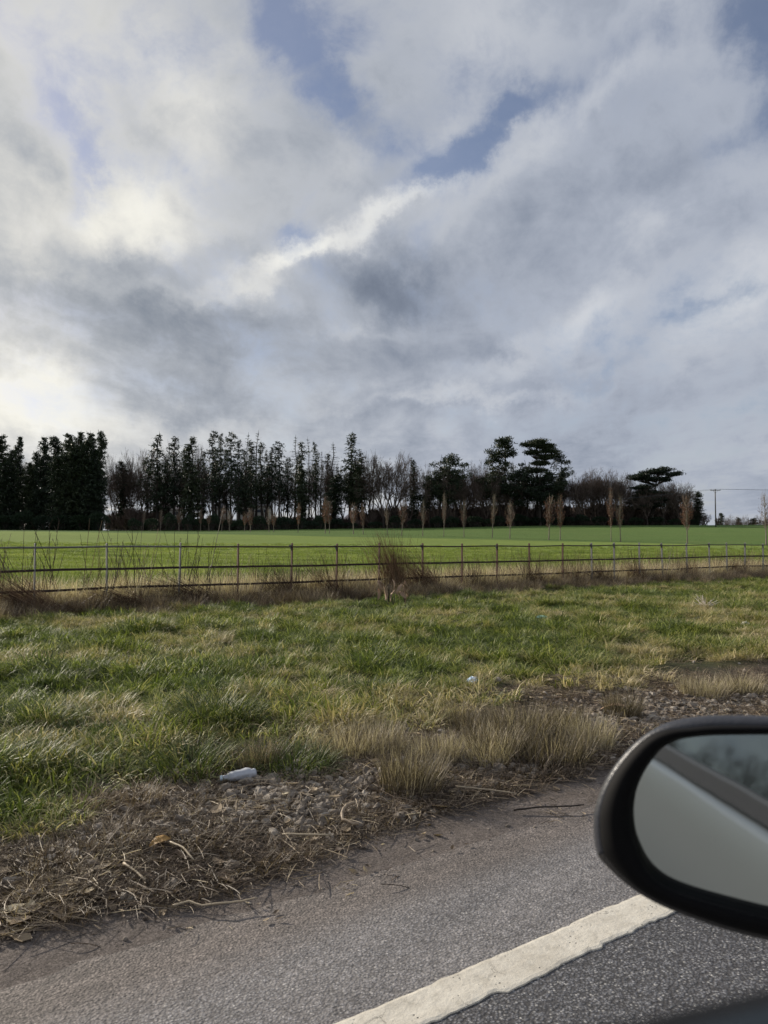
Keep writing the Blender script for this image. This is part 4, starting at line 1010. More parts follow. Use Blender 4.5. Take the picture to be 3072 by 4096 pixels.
def house(px, by, D, wpx, eave_y, ridge_y, label, wall, roof, nwin):
    c0 = at(px, by, D); wm = wpx / F * D; he = at(px, eave_y, D).z - c0.z; hr = at(px, ridge_y, D).z - c0.z; dm = wm * .6
    o = empty('house', (c0.x, c0.y, c0.z)); tag(o, label, 'house')
    mb = MB(); mb.box(Vector((0, dm / 2, he / 2 - .5)), Vector((wm / 2, 0, 0)), Vector((0, dm / 2, 0)), Vector((0, 0, he / 2 + .5))); mb.build('wall', wall, o)
    mb = MB(); e = .5; a = [Vector((-wm / 2 - e, -e, he)), Vector((wm / 2 + e, -e, he)), Vector((wm / 2 + e, dm + e, he)), Vector((-wm / 2 - e, dm + e, he))]; r1, r2 = Vector((-wm / 2 + dm * .45, dm / 2, hr)), Vector((wm / 2 - dm * .45, dm / 2, hr))
    a2 = [v - Vector((0, 0, .25)) for v in a]
    for q in ([a[0], a[1], r2, r1], [a[1], a[2], r2], [a[2], a[3], r1, r2], [a[3], a[0], r1], [a2[3], a2[2], a2[1], a2[0]]): mb.face(q)
    for i in range(4): mb.face([a2[i], a2[(i + 1) % 4], a[(i + 1) % 4], a[i]])
    rf = mb.build('roof', roof, o); mb = MB(); mb.box(Vector((wm * .18, dm / 2, hr + .3)), Vector((.5, 0, 0)), Vector((0, .4, 0)), Vector((0, 0, .9))); mb.build('chimney', wall, rf)
    for i in range(nwin):
        for zz in ((he * .3, he * .74) if he > 4 else (he * .55,)):
            x = (-.5 + (i + .5) / nwin) * wm; ww, wh = min(1.0, wm / nwin * .3), .65
            mb = MB(); mb.box(Vector((x, -.03, zz)), Vector((ww, 0, 0)), Vector((0, .04, 0)), Vector((0, 0, wh))); f = mb.build('window', m_frame, o)
            mb = MB(); mb.box(Vector((x, -.08, zz)), Vector((ww * .88, 0, 0)), Vector((0, .02, 0)), Vector((0, 0, wh * .86))); mb.build('pane', m_pane, f)
    return o
house(1010, 2106, 268, 130, 2022, 1992, 'large pale house with a hipped grey roof seen through the spruce trunks', m_wall, m_slate, 5)
house(880, 2106, 272, 60, 2030, 2006, 'low grey roofed building left of the large pale house behind the spruces', m_wall, m_slate, 3)
house(1428, 2105, 262, 110, 2078, 2046, 'low pinkish building with a pale roof behind the leaning fir', m_wallp, m_slatep, 4)
house(665, 2104, 270, 110, 2036, 2006, 'pale roofed house partly hidden behind the first tall spruces', m_wall, m_slatep, 3)
house(480, 2106, 264, 120, 2062, 2048, 'long low brown building in the gap right of the dark conifers', m_wallp, m_slate, 3)

m_track = simple('pale_gravel_track', lin(172, 164, 150), .95, 0, .12, 2)
mb = MB(); pa = [at(x, y, D) for x, y, D in ((418, 2116, 199), (520, 2118, 199), (520, 2111, 206), (424, 2110, 206))]
for v in pa: v.z = field_z(v.x, v.y) + .12
mb.face(pa); tag(mb.build('track', m_track), kind='structure')

m_pole = simple('grey_creosoted_pole', lin(112, 104, 98), .9, 0, .2, 2)
m_wire = simple('power_wire', lin(70, 72, 76), .6, 0, .1, 2)
g = at(2863, 2100, 185); g.z = field_z(g.x, g.y) - .1; topz = at(2863, 1956, 185).z
pole = empty('power_pole', g); tag(pole, 'wooden power pole with a crossarm standing on the skyline at the right', 'power pole')
hp = topz - g.z
mb = MB(); mb.tube([Vector((0, 0, 0)), Vector((0, 0, hp))], [.17, .12], 8); mb.build('pole', m_pole, pole, True)
xa = Vector((1, -.12, 0)).normalized()
mb = MB(); mb.box(Vector((0, -.14, hp - .35)), xa * 1.15, Vector((0, .05, 0)), Vector((0, 0, .07))); mb.build('crossarm', m_pole, pole)
for k in (-1.05, 0, 1.05):
    mb = MB(); mb.tube([Vector((0, -.14, hp - .28)) + xa * k, Vector((0, -.14, hp - .05)) + xa * k], [.06, .04], 6); mb.build('insulator', m_wire, pole)
for k in (-1.05, 1.05): mb = MB(); mb.tube([Vector((0, -.1, hp - 1.0)), Vector((0, -.14, hp - .4)) + xa * k * .6], [.02, .02], 4); mb.build('brace', m_wire, pole)
for k in (-1.05, 0, 1.05):
    for e, lab in ((Vector((75, -25, 0)), 'power wire running right from the %s of the crossarm'), (Vector((-70, 60, -3)), 'power wire running left from the %s of the crossarm')):
        a = g + Vector((0, -.14, hp - .05)) + xa * k; b_ = a + e; pts = [a.lerp(b_, i / 10) - Vector((0, 0, 1.0 * math.sin(math.pi * i / 10))) for i in range(11)]
        mb = MB(); mb.tube(pts, .014, 4); tag(mb.build('power_wire', m_wire), lab % {-1.05: 'left end', 0: 'middle', 1.05: 'right end'}[k], 'wire', 'power wires on the skyline')

# ------------------------------------------------------------------ dead tussocks and litter on the verge
def ground_at(px, py, h=.0):
    v = ray(px, py); Y = (CAMH - .06) / -v.z; p = Vector((v.x * Y, Y, 0)); p.z = ground_z(p.x, p.y) + h; return p
m_tuss = leafy('straw_tussock_blades', [(0, lin(92, 83, 69)), (.4, lin(130, 118, 98)), (1, lin(182, 170, 148))], .28, attr='obj', spread=.9)
m_tussg = leafy('green_tussock_blades', [(0, lin(62, 78, 38)), (.5, lin(88, 100, 52)), (1, lin(136, 130, 84))], .33, attr='obj', spread=.9)
def tuss(n, rad, L0, L1, seed, lean=(.02, .55), curve=(.1, .9), wd=.0035): return tuft(n, rad, L0, L1, wd, lean, curve, seed).mesh('dead_grass_tussock', m_tuss)
TM = [tuss(650, .15, .12, .28, 500), tuss(800, .20, .10, .25, 501, (.02, .7)), tuss(420, .11, .08, .22, 502, (.02, .8))]
TU = [(450, 3330, 2, 1.0, 'small brown tuft among the debris at lower left'), (250, 3400, 2, 1.1, 'brown tuft at the lower left road edge'), (760, 3330, 2, .9, 'wispy tuft right of the yellow leaf'), (1640, 3110, 0, 1.0, 'pale straw tussock standing alone in front of the gravel at mid road edge'), (1745, 3010, 0, .85, 'straw tussock just behind the lone front tussock'),
      (1930, 2995, 1, 1.0, 'left tussock of the big straw clump at the road edge'), (2020, 2960, 1, 1.15, 'tall middle tussock of the big straw clump'), (2105, 2920, 1, 1.15, 'rear tussock of the big straw clump'),
      (2120, 3040, 2, 1.2, 'small straw tussock nearest the road in front of the big straw clump'), (2200, 3000, 1, 1.0, 'right tussock of the big straw clump'), (2345, 2945, 0, 1.0, 'straw tussock at the right end just left of the car mirror'),
      (2235, 2895, 1, .9, 'dull tussock behind the right end of the straw clump'), (1500, 2975, 1, .9, 'brownish tussock left of the lone front tussock'), (1385, 2985, 1, .95, 'leaning olive brown tussock right of the white bottle'), (1860, 2890, 1, .85, 'brown tussock behind the left tussock of the straw clump'),
      (380, 3200, 2, 1.0, 'wispy brown tussock at the left road edge'), (560, 3180, 2, 1.05, 'small brown tussock left of the white bottle'), (1440, 3200, 2, .6, 'low yellowish tuft beside the curved branch'), (1010, 3040, 1, .8, 'brown tussock directly behind the white bottle'),
      (2480, 2840, 0, .8, 'low grey brown tussock right of the straw clump'), (2800, 2760, 1, .9, 'brown tussock above the car mirror'), (2950, 2745, 1, .9, 'brown tussock near the right edge above the mirror')]
random.seed(16)
for i, (px, py, k, s_, lab) in enumerate(TU):
    o = link('dead_grass_tussock', TM[k]); o.location = ground_at(px, py + 10, -.01); o.scale = (s_, s_, s_ * random.uniform(.9, 1.05)); o.rotation_euler = (random.gauss(0, .08), random.gauss(0, .08), R_() * 6.28)
    tag(o, lab, 'grass tussock', 'dead grass tussocks at the road edge')
m_tussd = leafy('dull_brown_tuft_blades', [(0, lin(70, 60, 50)), (.5, lin(104, 90, 76)), (1, lin(146, 130, 108))], .15, attr='obj', spread=.9)
TD = tuft(330, .12, .06, .17, .003, (.1, 1.1), (.3, 1.4), 520).mesh('dead_grass_tussock', m_tussd)
for o in [x for x in bpy.data.objects if x.name.startswith('dead_grass_tussock') and x.data == TM[2]]: o.data = TD
TG = [tuft(700, .24, .12, .27, .0055, (.1, .9), (.8, 2.4), 510 + i).mesh('grass_tussock', m_tussg) for i in range(3)]
for i, (px, py, s_, lab) in enumerate([(140, 2900, 1.1, 'large dark green tussock near the left edge of the verge'), (870, 2880, 1.1, 'dark green tussock left of centre in the middle of the verge'), (1480, 2770, .9, 'dark green tussock in the middle of the verge'), (330, 2960, 1.0, 'green tussock just above the left road edge'),
      (760, 3050, 1.0, 'yellow green tussock above and left of the white bottle'), (1180, 3030, .9, 'olive tussock right of and behind the white bottle'), (60, 3080, 1.1, 'green tussock at the left edge just above the debris'), (2430, 2650, .8, 'dark green tussock on the right part of the verge'), (1290, 2610, .8, 'dark tussock in the upper middle of the verge'),
      (980, 2700, .8, 'bright green tussock in the upper left of the verge'), (2080, 2560, .8, 'green tussock right of centre near the fence'), (250, 2720, .9, 'green tussock in the upper left of the verge near the frame edge'), (1690, 2600, .8, 'mound of green grass in front of the dead dock leaves')]):
    o = link('grass_tussock', TG[i % 3]); o.location = ground_at(px, py + 20, -.01); o.scale = (s_, s_, s_); o.rotation_euler = (0, 0, R_() * 6.28); tag(o, lab, 'grass tussock', 'green tussocks on the verge')

m_white = simple('dirty_white_plastic', lin(164, 168, 176), .45, 0, .12, 20, .5, 25)
m_foil = simple('pale_blue_foil', lin(186, 206, 224), .3, 0, .3, 60, .6, 60)
# crumpled white bottle lying on its side
mb = MB(); pr = [(-.095, .004), (-.093, .014), (-.085, .016), (-.078, .013), (-.066, .022), (-.05, .032), (-.02, .036), (.01, .034), (.04, .037), (.06, .036), (.073, .026), (.085, .03), (.096, .024), (.101, .01)]
ring = 20; vs = []
for x, r in pr:
    for j in range(ring):
        th = 6.283 * j / ring; k = 1 + .28 * nz(x * 1.0, math.sin(th) * .5, 14, 3) + .15 * nz(x, math.cos(th) * .4, 30, 8); vs.append(Vector((x, math.cos(th) * r * k, math.sin(th) * r * k * .8)))
mb.v = vs
for i in range(len(pr) - 1):
    for j in range(ring): a = i * ring + j; b_ = i * ring + (j + 1) % ring; mb.f.append((a, b_, b_ + ring, a + ring)); mb.c.append(.5)
mb.f.append(tuple(range(ring))[::-1]); mb.c.append(.5); mb.f.append(tuple((len(pr) - 1) * ring + j for j in range(ring))); mb.c.append(.5)
bt = mb.build('plastic_bottle', m_white, None, True); bt.scale = (.84, .84, .84); bt.location = ground_at(965, 3120, .04); bt.rotation_euler = (.3, -.10, .22)
tag(bt, 'crumpled white plastic bottle lying at the edge of the grass above the gravel', 'bottle')
mb = MB(); mb.tube([Vector((-.097, 0, 0)), Vector((-.112, 0, 0))], [.0145, .0145], 14); mb.build('bottle_cap', m_foil, bt, False)
def scrap(name, px, py, r, m, lab, cat, seed, flat=.5):
    import bmesh
    bm = bmesh.new(); bmesh.ops.create_icosphere(bm, subdivisions=3, radius=r)
    for v in bm.verts: n_ = v.co.normalized(); v.co = v.co * (1 + .55 * noise.noise(n_ * 2.3 + Vector((seed, 0, 0))) + .35 * noise.noise(n_ * 6 + Vector((0, seed, 0)))); v.co.z *= flat
    me = bpy.data.meshes.new(name); bm.to_mesh(me); bm.free(); me.materials.append(m); o = link(name, me); o.location = ground_at(px, py, r * flat * .6 + .05); return tag(o, lab, cat)
scrap('crumpled_wrapper', 1888, 2760, .042, m_foil, 'small pale blue crumpled wrapper lying in the grass at mid verge', 'litter', 3, .75)
scrap('teal_plastic_scrap', 2165, 2495, .075, simple('teal_plastic', lin(120, 160, 142), .5, 0, .2, 20), 'faded teal plastic scrap half buried in grass near the fence', 'litter', 5, .35)
scrap('pale_stone', 2975, 2530, .038, simple('pale_limestone', lin(190, 186, 170), .9, 0, .15, 20), 'single pale stone in the grass near the right edge', 'stone', 8, .7)
m_wood = leafy('bleached_wood', [(0, lin(140, 124, 104)), (1, lin(190, 176, 150))], 0, attr='obj', spread=.5)
def stick(name, px, py, pts, r, lab, cat, m=m_wood, n=7, z=.02):
    mb = MB(); q = [Vector(p) for p in pts]
    # subdivide and roughen
    out = []; rs = []
    for i in range(len(q) - 1):
        for j in range(4): t_ = j / 4; out.append(q[i].lerp(q[i + 1], t_) + rv(r * .12)); rs.append((r[0] if hasattr(r, '__len__') else r) * (1 - .35 * (i * 4 + j) / (len(q) * 4)) * random.uniform(.9, 1.1))
    out.append(q[-1]); rs.append(r * .55); mb.tube(out, rs, n, .5); o = mb.build(name, m, None, True); o.location = ground_at(px, py, z); return tag(o, lab, cat)
stick('curved_branch', 1385, 3250, [(.035, .10, .05), (.0, .075, .045), (-.018, .03, .03), (-.012, -.02, .02), (.03, -.055, .012), (.06, -.05, .008)], .0085, 'curved pale bare branch shaped like a horn lying on the debris', 'branch')
stick('snapped_twig', 860, 3550, [(-.13, -.01, .004), (-.08, .012, .008), (-.03, -.012, .005), (.03, -.01, .012), (.10, .012, .008), (.15, .03, .012)], .0038, 'long pale forked twig lying on the muddy tarmac at left', 'twig')
stick('straw_stalk', 1230, 3312, [(-.10, .015, .01), (0, .004, .012), (.10, -.002, .012)], .0045, 'bright yellow straw stalk on the debris left of centre', 'straw')
stick('dark_stick', 2190, 3190, [(-.17, -.02, .004), (-.06, .01, .006), (.08, .02, .007), (.17, .05, .004)], .0045, 'long dark thin stick on the muddy edge left of the mirror', 'stick', m_weed)
stick('straw_stalk', 1950, 3140, [(-.16, .02, .03), (0, 0, .02), (.13, -.03, .01)], .004, 'long pale stalk lying below the straw clump', 'straw')
stick('straw_stalk', 560, 3460, [(-.06, .05, .03), (.0, .0, .02), (.05, -.05, .01)], .005, 'short thick pale stalk at the lower left debris edge', 'straw')
stick('straw_stalk', 740, 3390, [(-.07, .08, .03), (.0, .02, .03), (.06, -.05, .01)], .0045, 'slanting pale stalk beside the yellow leaf', 'straw')
m_yel = simple('yellow_brown_leaf', lin(150, 116, 62), .6, 0, .3, 60)
def curl_leaf(px, py, L, wd, m, lab, z=.03, rz=.4, tilt=.3, name='fallen_leaf', cat='leaf'):
    mb = MB(); n = 8
    for i in range(n + 1):
        t_ = i / n; w_ = wd * math.sin(math.pi * min(1, t_ * .93 + .04)) ** .8
        for k in (-1, -.4, .4, 1): mb.v.append(Vector(((t_ - .5) * L, k * w_, .35 * w_ * k * k + .12 * L * math.sin(t_ * 3) + .004 * nz(t_, k, 9, 2))))
    for i in range(n):
        for k in range(3): a = i * 4 + k; mb.f.append((a, a + 4, a + 5, a + 1)); mb.c.append(.5)
    o = mb.build(name, m, None, True); s_ = o.modifiers.new('thick', 'SOLIDIFY'); s_.thickness = .0012
    o.location = ground_at(px, py, z); o.rotation_euler = (tilt, -.2, rz); return tag(o, lab, cat)
m_dock = simple('withered_dock_leaf', lin(150, 126, 104), .8, 0, .3, 50)
curl_leaf(655, 3358, .085, .022, m_yel, 'curled ochre yellow leaf on the debris at lower left')
curl_leaf(880, 3480 - 390 - 30, .07, .02, m_dock, 'pale curled leaf near the neck of the white bottle', .03, 1.2) if False else None
curl_leaf(2445, 2845, .20, .035, m_dock, 'flat brown strip of bark on the gravel left above the mirror', .03, -.5, .1, 'bark_strip', 'bark')
dock = empty('dead_dock_plant', ground_at(1575, 2440, 0)); tag(dock, 'withered dock plant with drooping brown leaves at the foot of the middle post', 'dead plant')
random.seed(17)
for i in range(13):
    o = curl_leaf(1575, 2440, random.uniform(.16, .26), random.uniform(.025, .045), m_dock, None, 0, 0, 0, 'leaf', None)
    for k_ in ('label', 'category'):
        if k_ in o: del o[k_]
    o.parent = dock; o.location = (random.uniform(-.28, .22), random.uniform(-.1, .05), random.uniform(.10, .40)); o.rotation_euler = (random.gauss(0, .8), random.uniform(.7, 1.6), R_() * 6.28)
mb = MB(); 
for k in range(5): x = random.uniform(-.2, .2); mb.tube([Vector((x, 0, -.03)), Vector((x + random.gauss(0, .05), 0, random.uniform(.3, .45)))], [.009, .005], 5)
mb.build('stem', m_weed, dock)
# bundle of bleached twigs
mb = MB(); random.seed(18)
for k in range(15):
    a = random.uniform(-.3, 3.4); L = random.uniform(.14, .32); mb.tube([Vector((random.gauss(0, .03), random.gauss(0, .03), 0)), Vector((math.cos(a) * L * .8, random.gauss(0, .08), .06 + abs(math.sin(a)) * L * .7))], [.007, .004], 5, R_())
o = mb.build('twig_bundle', simple('bleached_twig', lin(206, 196, 184), .8, 0, .1, 30)); o.location = ground_at(2810, 2452, .02); tag(o, 'small fan of bleached white twigs lying in the grass near the right edge', 'twigs')

# ------------------------------------------------------------------ the car: mirror, door, window
m_cap = simple('dark_grey_satin_cap', lin(54, 56, 63), .38, 0, .06, 30, .15, 260)
m_black = simple('black_grained_plastic', lin(20, 20, 24), .5, 0, .1, 60, .2, 300, .4)
m_trim = simple('dark_belt_trim', lin(40, 40, 46), .45, 0, .05, 30)
m_deep = simple('black_bezel', lin(9, 9, 12), .75, 0, .1, 60, 0, 60, .15)
m_card = simple('dark_door_trim', lin(48, 50, 52), .75, 0, .15, 90, .3, 500, .3)
m_silver, t, b, o = material('silver_grey_paint'); b.inputs['Base Color'].default_value = (*lin(134, 138, 144), 1); b.inputs['Metallic'].default_value = .85; b.inputs['Roughness'].default_value = .36; b.inputs['Coat Weight'].default_value = .35; b.inputs['Coat Roughness'].default_value = .25
t.l.new(bumpn(t, t.noise(t.node('ShaderNodeTexCoord').outputs['Object'], 900, 2), .12, .0006), b.inputs['Normal'])
m_mir, t, b, o = material('mirror_silvering'); b.inputs['Base Color'].default_value = (.74, .80, .79, 1); b.inputs['Metallic'].default_value = 1; b.inputs['Roughness'].default_value = .035
t.l.new(bumpn(t, t.noise(t.node('ShaderNodeTexCoord').outputs['Object'], 7, 3), .05, .004), b.inputs['Normal'])
m_gl, t, b, o = material('tinted_car_glass'); m_gl.node_tree.nodes.remove(b)
tr = t.node('ShaderNodeBsdfTransparent'); tr.inputs[0].default_value = (.24, .27, .28, 1); gs = t.node('ShaderNodeBsdfGlossy'); gs.inputs['Roughness'].default_value = .02; gs.inputs[0].default_value = (.9, .95, .93, 1)
fr = t.node('ShaderNodeFresnel'); t.l.new(t.math('MULTIPLY_ADD', t.node('ShaderNodeNewGeometry').outputs['Backfacing'], 1 / 2.8 - 2.8, 2.8), fr.inputs[0]); ms = t.node('ShaderNodeMixShader'); t.l.new(fr.outputs[0], ms.inputs[0]); t.l.new(tr.outputs[0], ms.inputs[1]); t.l.new(gs.outputs[0], ms.inputs[2]); t.l.new(ms.outputs[0], o.inputs['Surface'])

car = empty('car', SU(.2, -.5, 0)); tag(car, 'silver grey car with a dark wing mirror, seen from inside its nearside window', 'car')
CO = car.location.copy()
def cbuild(mb, name, m, parent=None, smooth=False, off=CO):
    mb.v = [v - off for v in mb.v]; return mb.build(name, m, parent if parent is not None else car, smooth)
CAM = Vector((0, 0, CAMH))
dv = ray(1734, 2462).normalized(); nrm = (-H - dv).normalized()           # mirror normal, turned in towards the driver
DM = .65; MP = CAM + ray(2950, 3280) * (DM / ray(2950, 3280).y)
def onmir(px, py, back=0.0):
    r_ = ray(px, py); q = MP - nrm * back; return CAM + r_ * ((q - CAM).dot(nrm) / r_.dot(nrm))
OUT = [(3072, 2863), (2850, 2860), (2745, 2870), (2658, 2892), (2580, 2935), (2513, 2993), (2450, 3070), (2412, 3137), (2388, 3200), (2373, 3263), (2374, 3330), (2382, 3407), (2406, 3445), (2465, 3504), (2542, 3566), (2633, 3619), (2754, 3668), (2899, 3720), (3072, 3764),
       (3230, 3790), (3400, 3800), (3530, 3740), (3600, 3600), (3625, 3400), (3610, 3200), (3560, 3020), (3450, 2910), (3280, 2872)]
INN = [(3072, 2937), (2850, 2940), (2770, 2947), (2706, 2959), (2648, 2988), (2609, 3036), (2575, 3085), (2552, 3135), (2537, 3176), (2527, 3234), (2528, 3290), (2538, 3350), (2556, 3402), (2580, 3465), (2615, 3512), (2665, 3548), (2754, 3583), (2899, 3622), (3072, 3668),
       (3210, 3690), (3330, 3690), (3410, 3630), (3455, 3520), (3475, 3370), (3465, 3210), (3430, 3060), (3340, 2970), (3200, 2942)]
cen = (3020, 3320)
def sc2(pts, k): return [(cen[0] + (x - cen[0]) * k, cen[1] + (y - cen[1]) * k) for x, y in pts]
def chaikin(p, it=2):
    for _ in range(it):
        q = []
        for i in range(len(p)): a, b_ = p[i], p[(i + 1) % len(p)]; q += [(a[0] * .75 + b_[0] * .25, a[1] * .75 + b_[1] * .25), (a[0] * .25 + b_[0] * .75, a[1] * .25 + b_[1] * .75)]
        p = q
    return p
O2, I2 = chaikin(OUT), chaikin(INN)
def lerp2(A, B, k): return [(a[0] * (1 - k) + b_[0] * k, a[1] * (1 - k) + b_[1] * k) for a, b_ in zip(A, B)]
def loft(mb, rings, close=None):
    n = len(rings[0]); i0 = len(mb.v)
    for r in rings: mb.v.extend(r)
    for i in range(len(rings) - 1):
        for j in range(n): a = i0 + i * n + j; b_ = i0 + i * n + (j + 1) % n; mb.f.append((a, b_, b_ + n, a + n)); mb.c.append(.5)
    if close == 'end': mb.f.append(tuple(i0 + (len(rings) - 1) * n + j for j in range(n))); mb.c.append(.5)
    if close == 'start': mb.f.append(tuple(i0 + j for j in range(n))); mb.c.append(.5)
def R3(P2, back): return [onmir(x, y, back) for x, y in P2]
# bezel: rim funnel down to the glass, front lip, out to the shell
mb = MB(); rim = [(a[0] * (1 - k) + b_[0] * k, a[1] * (1 - k) + b_[1] * k) for a, b_ in zip(I2, O2) for k in [.84 - .34 * sstep(2560, 2760, b_[0]) * (1 if b_[1] < cen[1] else 0)]]
loft(mb, [R3(sc2(I2, .97), .016), R3(lerp2(I2, O2, -.02), .014), R3(lerp2(I2, O2, .04), .002), R3(lerp2(I2, O2, .16), -.006), R3(lerp2(I2, rim, .6), -.007), R3(lerp2(I2, rim, .9), -.003), R3(rim, .006)])
mir = cbuild(mb, 'side_mirror', m_deep, car, True)
mb = MB(); gl = R3(lerp2(I2, O2, -.015), .010); mb.v.extend(gl); mb.f.append(tuple(range(len(gl)))); mb.c.append(.5); cbuild(mb, 'mirror_glass', m_mir, mir)
# shell: the upper half is the grey cap, the lower half black
n = len(O2)
rings = [R3(rim, .0055), R3(lerp2(I2, O2, .97), .014), R3(O2, .028), R3(sc2(O2, .995), .045), R3(sc2(O2, .95), .075), R3(sc2(O2, .84), .105), R3(sc2(O2, .62), .128), R3(sc2(O2, .3), .138), R3(sc2(O2, .02), .14)]
cap = MB(); low = MB()
def upper(j):  # by the silhouette point's own height
    x, y = O2[j % n]; return y < 3415 + (x - 2382) * .12
for i in range(len(rings) - 1):
    for j in range(n):
        q = [rings[i][j], rings[i][(j + 1) % n], rings[i + 1][(j + 1) % n], rings[i + 1][j]]; (cap if upper(j) else low).face(q)
def weld(mb):
    idx = {}; nv = []; mp_ = []
    for v in mb.v:
        k = (round(v.x, 6), round(v.y, 6), round(v.z, 6))
        if k not in idx: idx[k] = len(nv); nv.append(v)
        mp_.append(idx[k])
    mb.v = nv; mb.f = [tuple(mp_[i] for i in f) for f in mb.f]; return mb
weld(cap); weld(low)
o = cbuild(cap, 'mirror_cap', m_cap, mir, True); s_ = o.modifiers.new('thick', 'SOLIDIFY'); s_.thickness = .0035; s_.offset = 1
cbuild(low, 'lower_housing', m_black, mir, True)
# arm to the door
mb = MB(); a = onmir(3500, 3640, .07); bq = SU(sof(a) - .03, .17, a.z - .03)
mb.tube([a, a.lerp(bq, .5), bq], [.045, .04, .045], 12); cbuild(mb, 'mirror_arm', m_black, mir, True)

# door side, belt trim and glass, all in the plane of the car's flank
BZ = CAMH - .339; TZ = CAMH - .305; UD = .15; LEAN = .325
def panel(mb, s0, s1, prof, n=30):
    """prof: list of (u, z) from top to bottom, extruded along the car"""
    k = len(prof); i0 = len(mb.v)
    for i in range(n + 1):
        s = s0 + (s1 - s0) * i / n
        for u, z in prof: mb.v.append(SU(s, u, z))
    for i in range(n):
        for j in range(k - 1): a = i0 + i * k + j; mb.f.append((a, a + 1, a + k + 1, a + k)); mb.c.append(.5)
door_prof = [(.02, BZ - .03), (.145, BZ - .005), (UD, BZ - .004), (UD + .006, BZ - .02), (UD + .018, BZ - .08), (UD + .026, BZ - .18), (UD + .024, BZ - .24), (UD + .012, BZ - .30), (UD + .016, BZ - .38), (UD + .012, BZ - .5), (UD - .01, BZ - .62), (UD - .05, BZ - .68)]
mb = MB(); panel(mb, -.42, .62, door_prof); fd = cbuild(mb, 'front_door', m_silver, car, True)
mb = MB(); panel(mb, -1.35, -.425, door_prof); rd = cbuild(mb, 'rear_door', m_silver, car, True)
mb = MB(); panel(mb, .625, 1.9, [(u, z) for u, z in door_prof]); cbuild(mb, 'front_wing', m_silver, car, True)
for nm, a, c_ in (('front_door', -.42, .60), ('rear_door', -1.35, -.425)):
    mb = MB(); panel(mb, a, c_, [(UD - .012, TZ), (UD + .001, TZ + .001), (UD + .004, TZ - .004), (UD + .004, BZ + .004), (UD + .001, BZ), (UD - .01, BZ - .002)]); cbuild(mb, 'belt_trim', m_trim, fd if nm == 'front_door' else rd)
# lowered front window: its top edge falls towards the front
def onglass(px, py):
    r_ = ray(px, py); # u = UD - (z - TZ)*LEAN
    A = r_.dot(NV) + r_.z * LEAN; B = UD + LEAN * (TZ - CAMH); k = B / A; return CAM + r_ * k
g1, g2 = onglass(1870, 4096), onglass(3072, 3870)
sl_ = (g2.z - g1.z) / (sof(g2) - sof(g1)); 
def gtop(s): return min(g1.z + sl_ * (s - sof(g1)), CAMH - .03)
mb = MB(); th = .004; nn_ = 26; sA, sB = -.40, .52
for i in range(nn_ + 1):
    s = sA + (sB - sA) * i / nn_; zt = max(TZ + .005, gtop(s)); zb = TZ - .01
    for z, o_ in ((zt, 0), (zt, th), (zb, th), (zb, 0)): mb.v.append(SU(s, UD - .006 - (z - TZ) * LEAN - o_, z))
for i in range(nn_):
    for j in range(4): a = i * 4 + j; b_ = i * 4 + (j + 1) % 4; mb.f.append((a, a + 4, b_ + 4, b_)); mb.c.append(.5)
mb.f.append((0, 1, 2, 3)); mb.f.append(tuple(nn_ * 4 + j for j in (3, 2, 1, 0))); mb.c += [.5, .5]
wg = cbuild(mb, 'window_glass', m_gl, fd); wg.data.materials.append(simple('ground_glass_edge', lin(20, 21, 25), .7, 0, .1, 30, 0, 60, .2))
for q in range(nn_): wg.data.polygons[q * 4].material_index = 1
mb = MB(); panel(mb, -1.30, -.45, [(UD - .006 - .36 * LEAN, TZ + .36), (UD - .006, TZ)], 8); o = cbuild(mb, 'window_glass', m_gl, rd); s_ = o.modifiers.new('thick', 'SOLIDIFY'); s_.thickness = .004
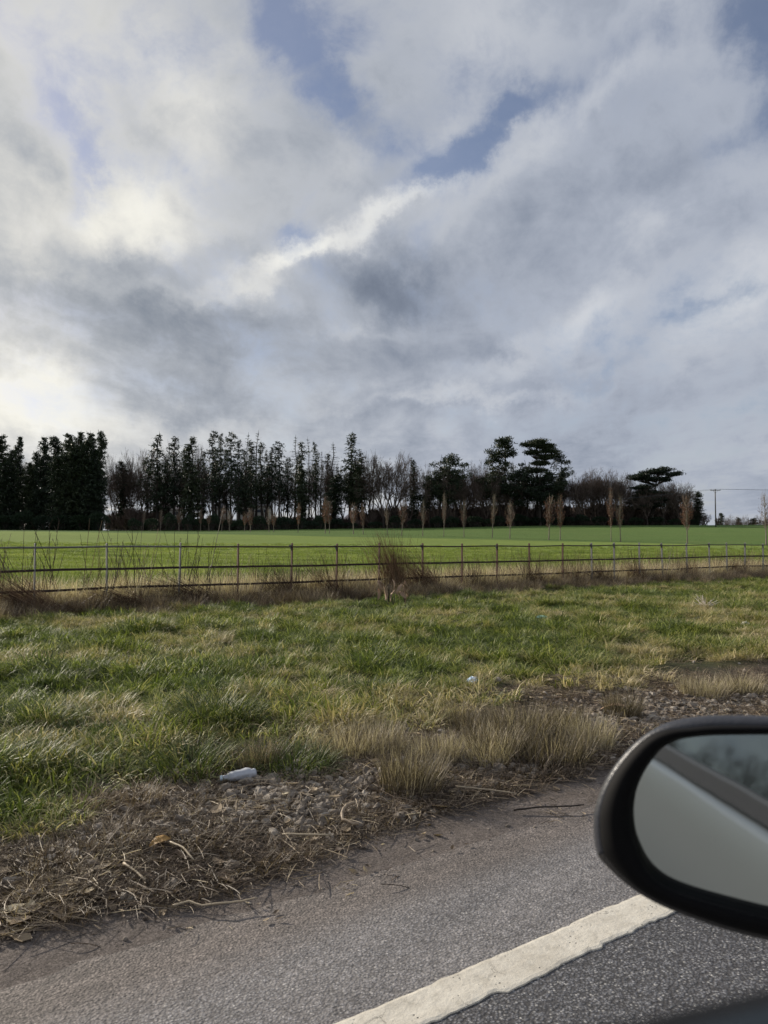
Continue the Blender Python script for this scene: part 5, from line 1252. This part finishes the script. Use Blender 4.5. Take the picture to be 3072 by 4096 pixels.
# what is inside the car, dark behind the tinted glass
mb = MB(); panel(mb, -1.3, .60, [(UD - .03, TZ - .004), (UD - .05, TZ - .012), (UD - .09, TZ - .05), (UD - .10, TZ - .7)], 8); cbuild(mb, 'door_card', m_card, fd)
mb = MB(); panel(mb, -1.7, .95, [(-1.42, CAMH - .95), (.05, CAMH - .95)], 4); cbuild(mb, 'cabin_floor', m_card)
mb = MB(); panel(mb, -1.7, .60, [(-1.40, CAMH - .95), (-1.46, CAMH - .30), (-1.36, CAMH + .0), (-1.20, CAMH + .22), (-1.0, CAMH + .27), (-.5, CAMH + .29), (-.12, CAMH + .26), (-.04, CAMH + .23)], 8); o = cbuild(mb, 'roof_and_far_side', m_silver, None, True); s_ = o.modifiers.new('thick', 'SOLIDIFY'); s_.thickness = .03
mb = MB(); panel(mb, -1.7, .58, [(-1.36, CAMH - .94), (-1.42, CAMH - .30), (-1.32, CAMH + .0), (-1.16, CAMH + .18), (-.5, CAMH + .25), (-.12, CAMH + .22), (-.05, CAMH + .20)], 8); cbuild(mb, 'cabin_lining', m_card, None, True)
mb = MB()
for i in range(21):
    u = -1.36 + 1.40 * i / 20
    for s, z in ((.98, -.95), (.86, -.50), (.74, -.38), (.66, -.30), (.72, -.25), (.86, -.235), (1.05, -.26), (1.2, -.3)): mb.v.append(SU(s, u, CAMH + z + .02 * math.sin(u * 5)))
for i in range(20):
    for j in range(7): a = i * 8 + j; mb.f.append((a, a + 8, a + 9, a + 1)); mb.c.append(.5)
cbuild(mb, 'dashboard', m_card, None, True)
for u in (-.36, -1.0):
    mb = MB(); sec = [(-.20, -.95), (.22, -.88), (.26, -.80), (.2, -.74), (-.16, -.76), (-.24, -.72), (-.36, -.40), (-.44, -.10), (-.50, -.07), (-.53, -.12), (-.48, -.42), (-.38, -.80)]
    for du, k in ((-.24, .96), (-.22, 1), (.22, 1), (.24, .96)):
        for s, z in sec: mb.v.append(SU(-.15 + (s + .15) * k, u + du, CAMH - .5 + (z + .5) * k))
    m_ = len(sec)
    for i in range(3):
        for j in range(m_): a = i * m_ + j; b_ = i * m_ + (j + 1) % m_; mb.f.append((a, a + m_, b_ + m_, b_)); mb.c.append(.5)
    mb.f.append(tuple(range(m_))); mb.f.append(tuple(3 * m_ + j for j in range(m_))[::-1]); mb.c += [.5, .5]
    st_ = cbuild(mb, 'seat', m_card, None, True); mb = MB(); mb.box(SU(-.50, u, CAMH + .03), H * .05, NV * .13, Vector((0, 0, .09))); bevel(cbuild(mb, 'headrest', m_card, st_), .03, 3)
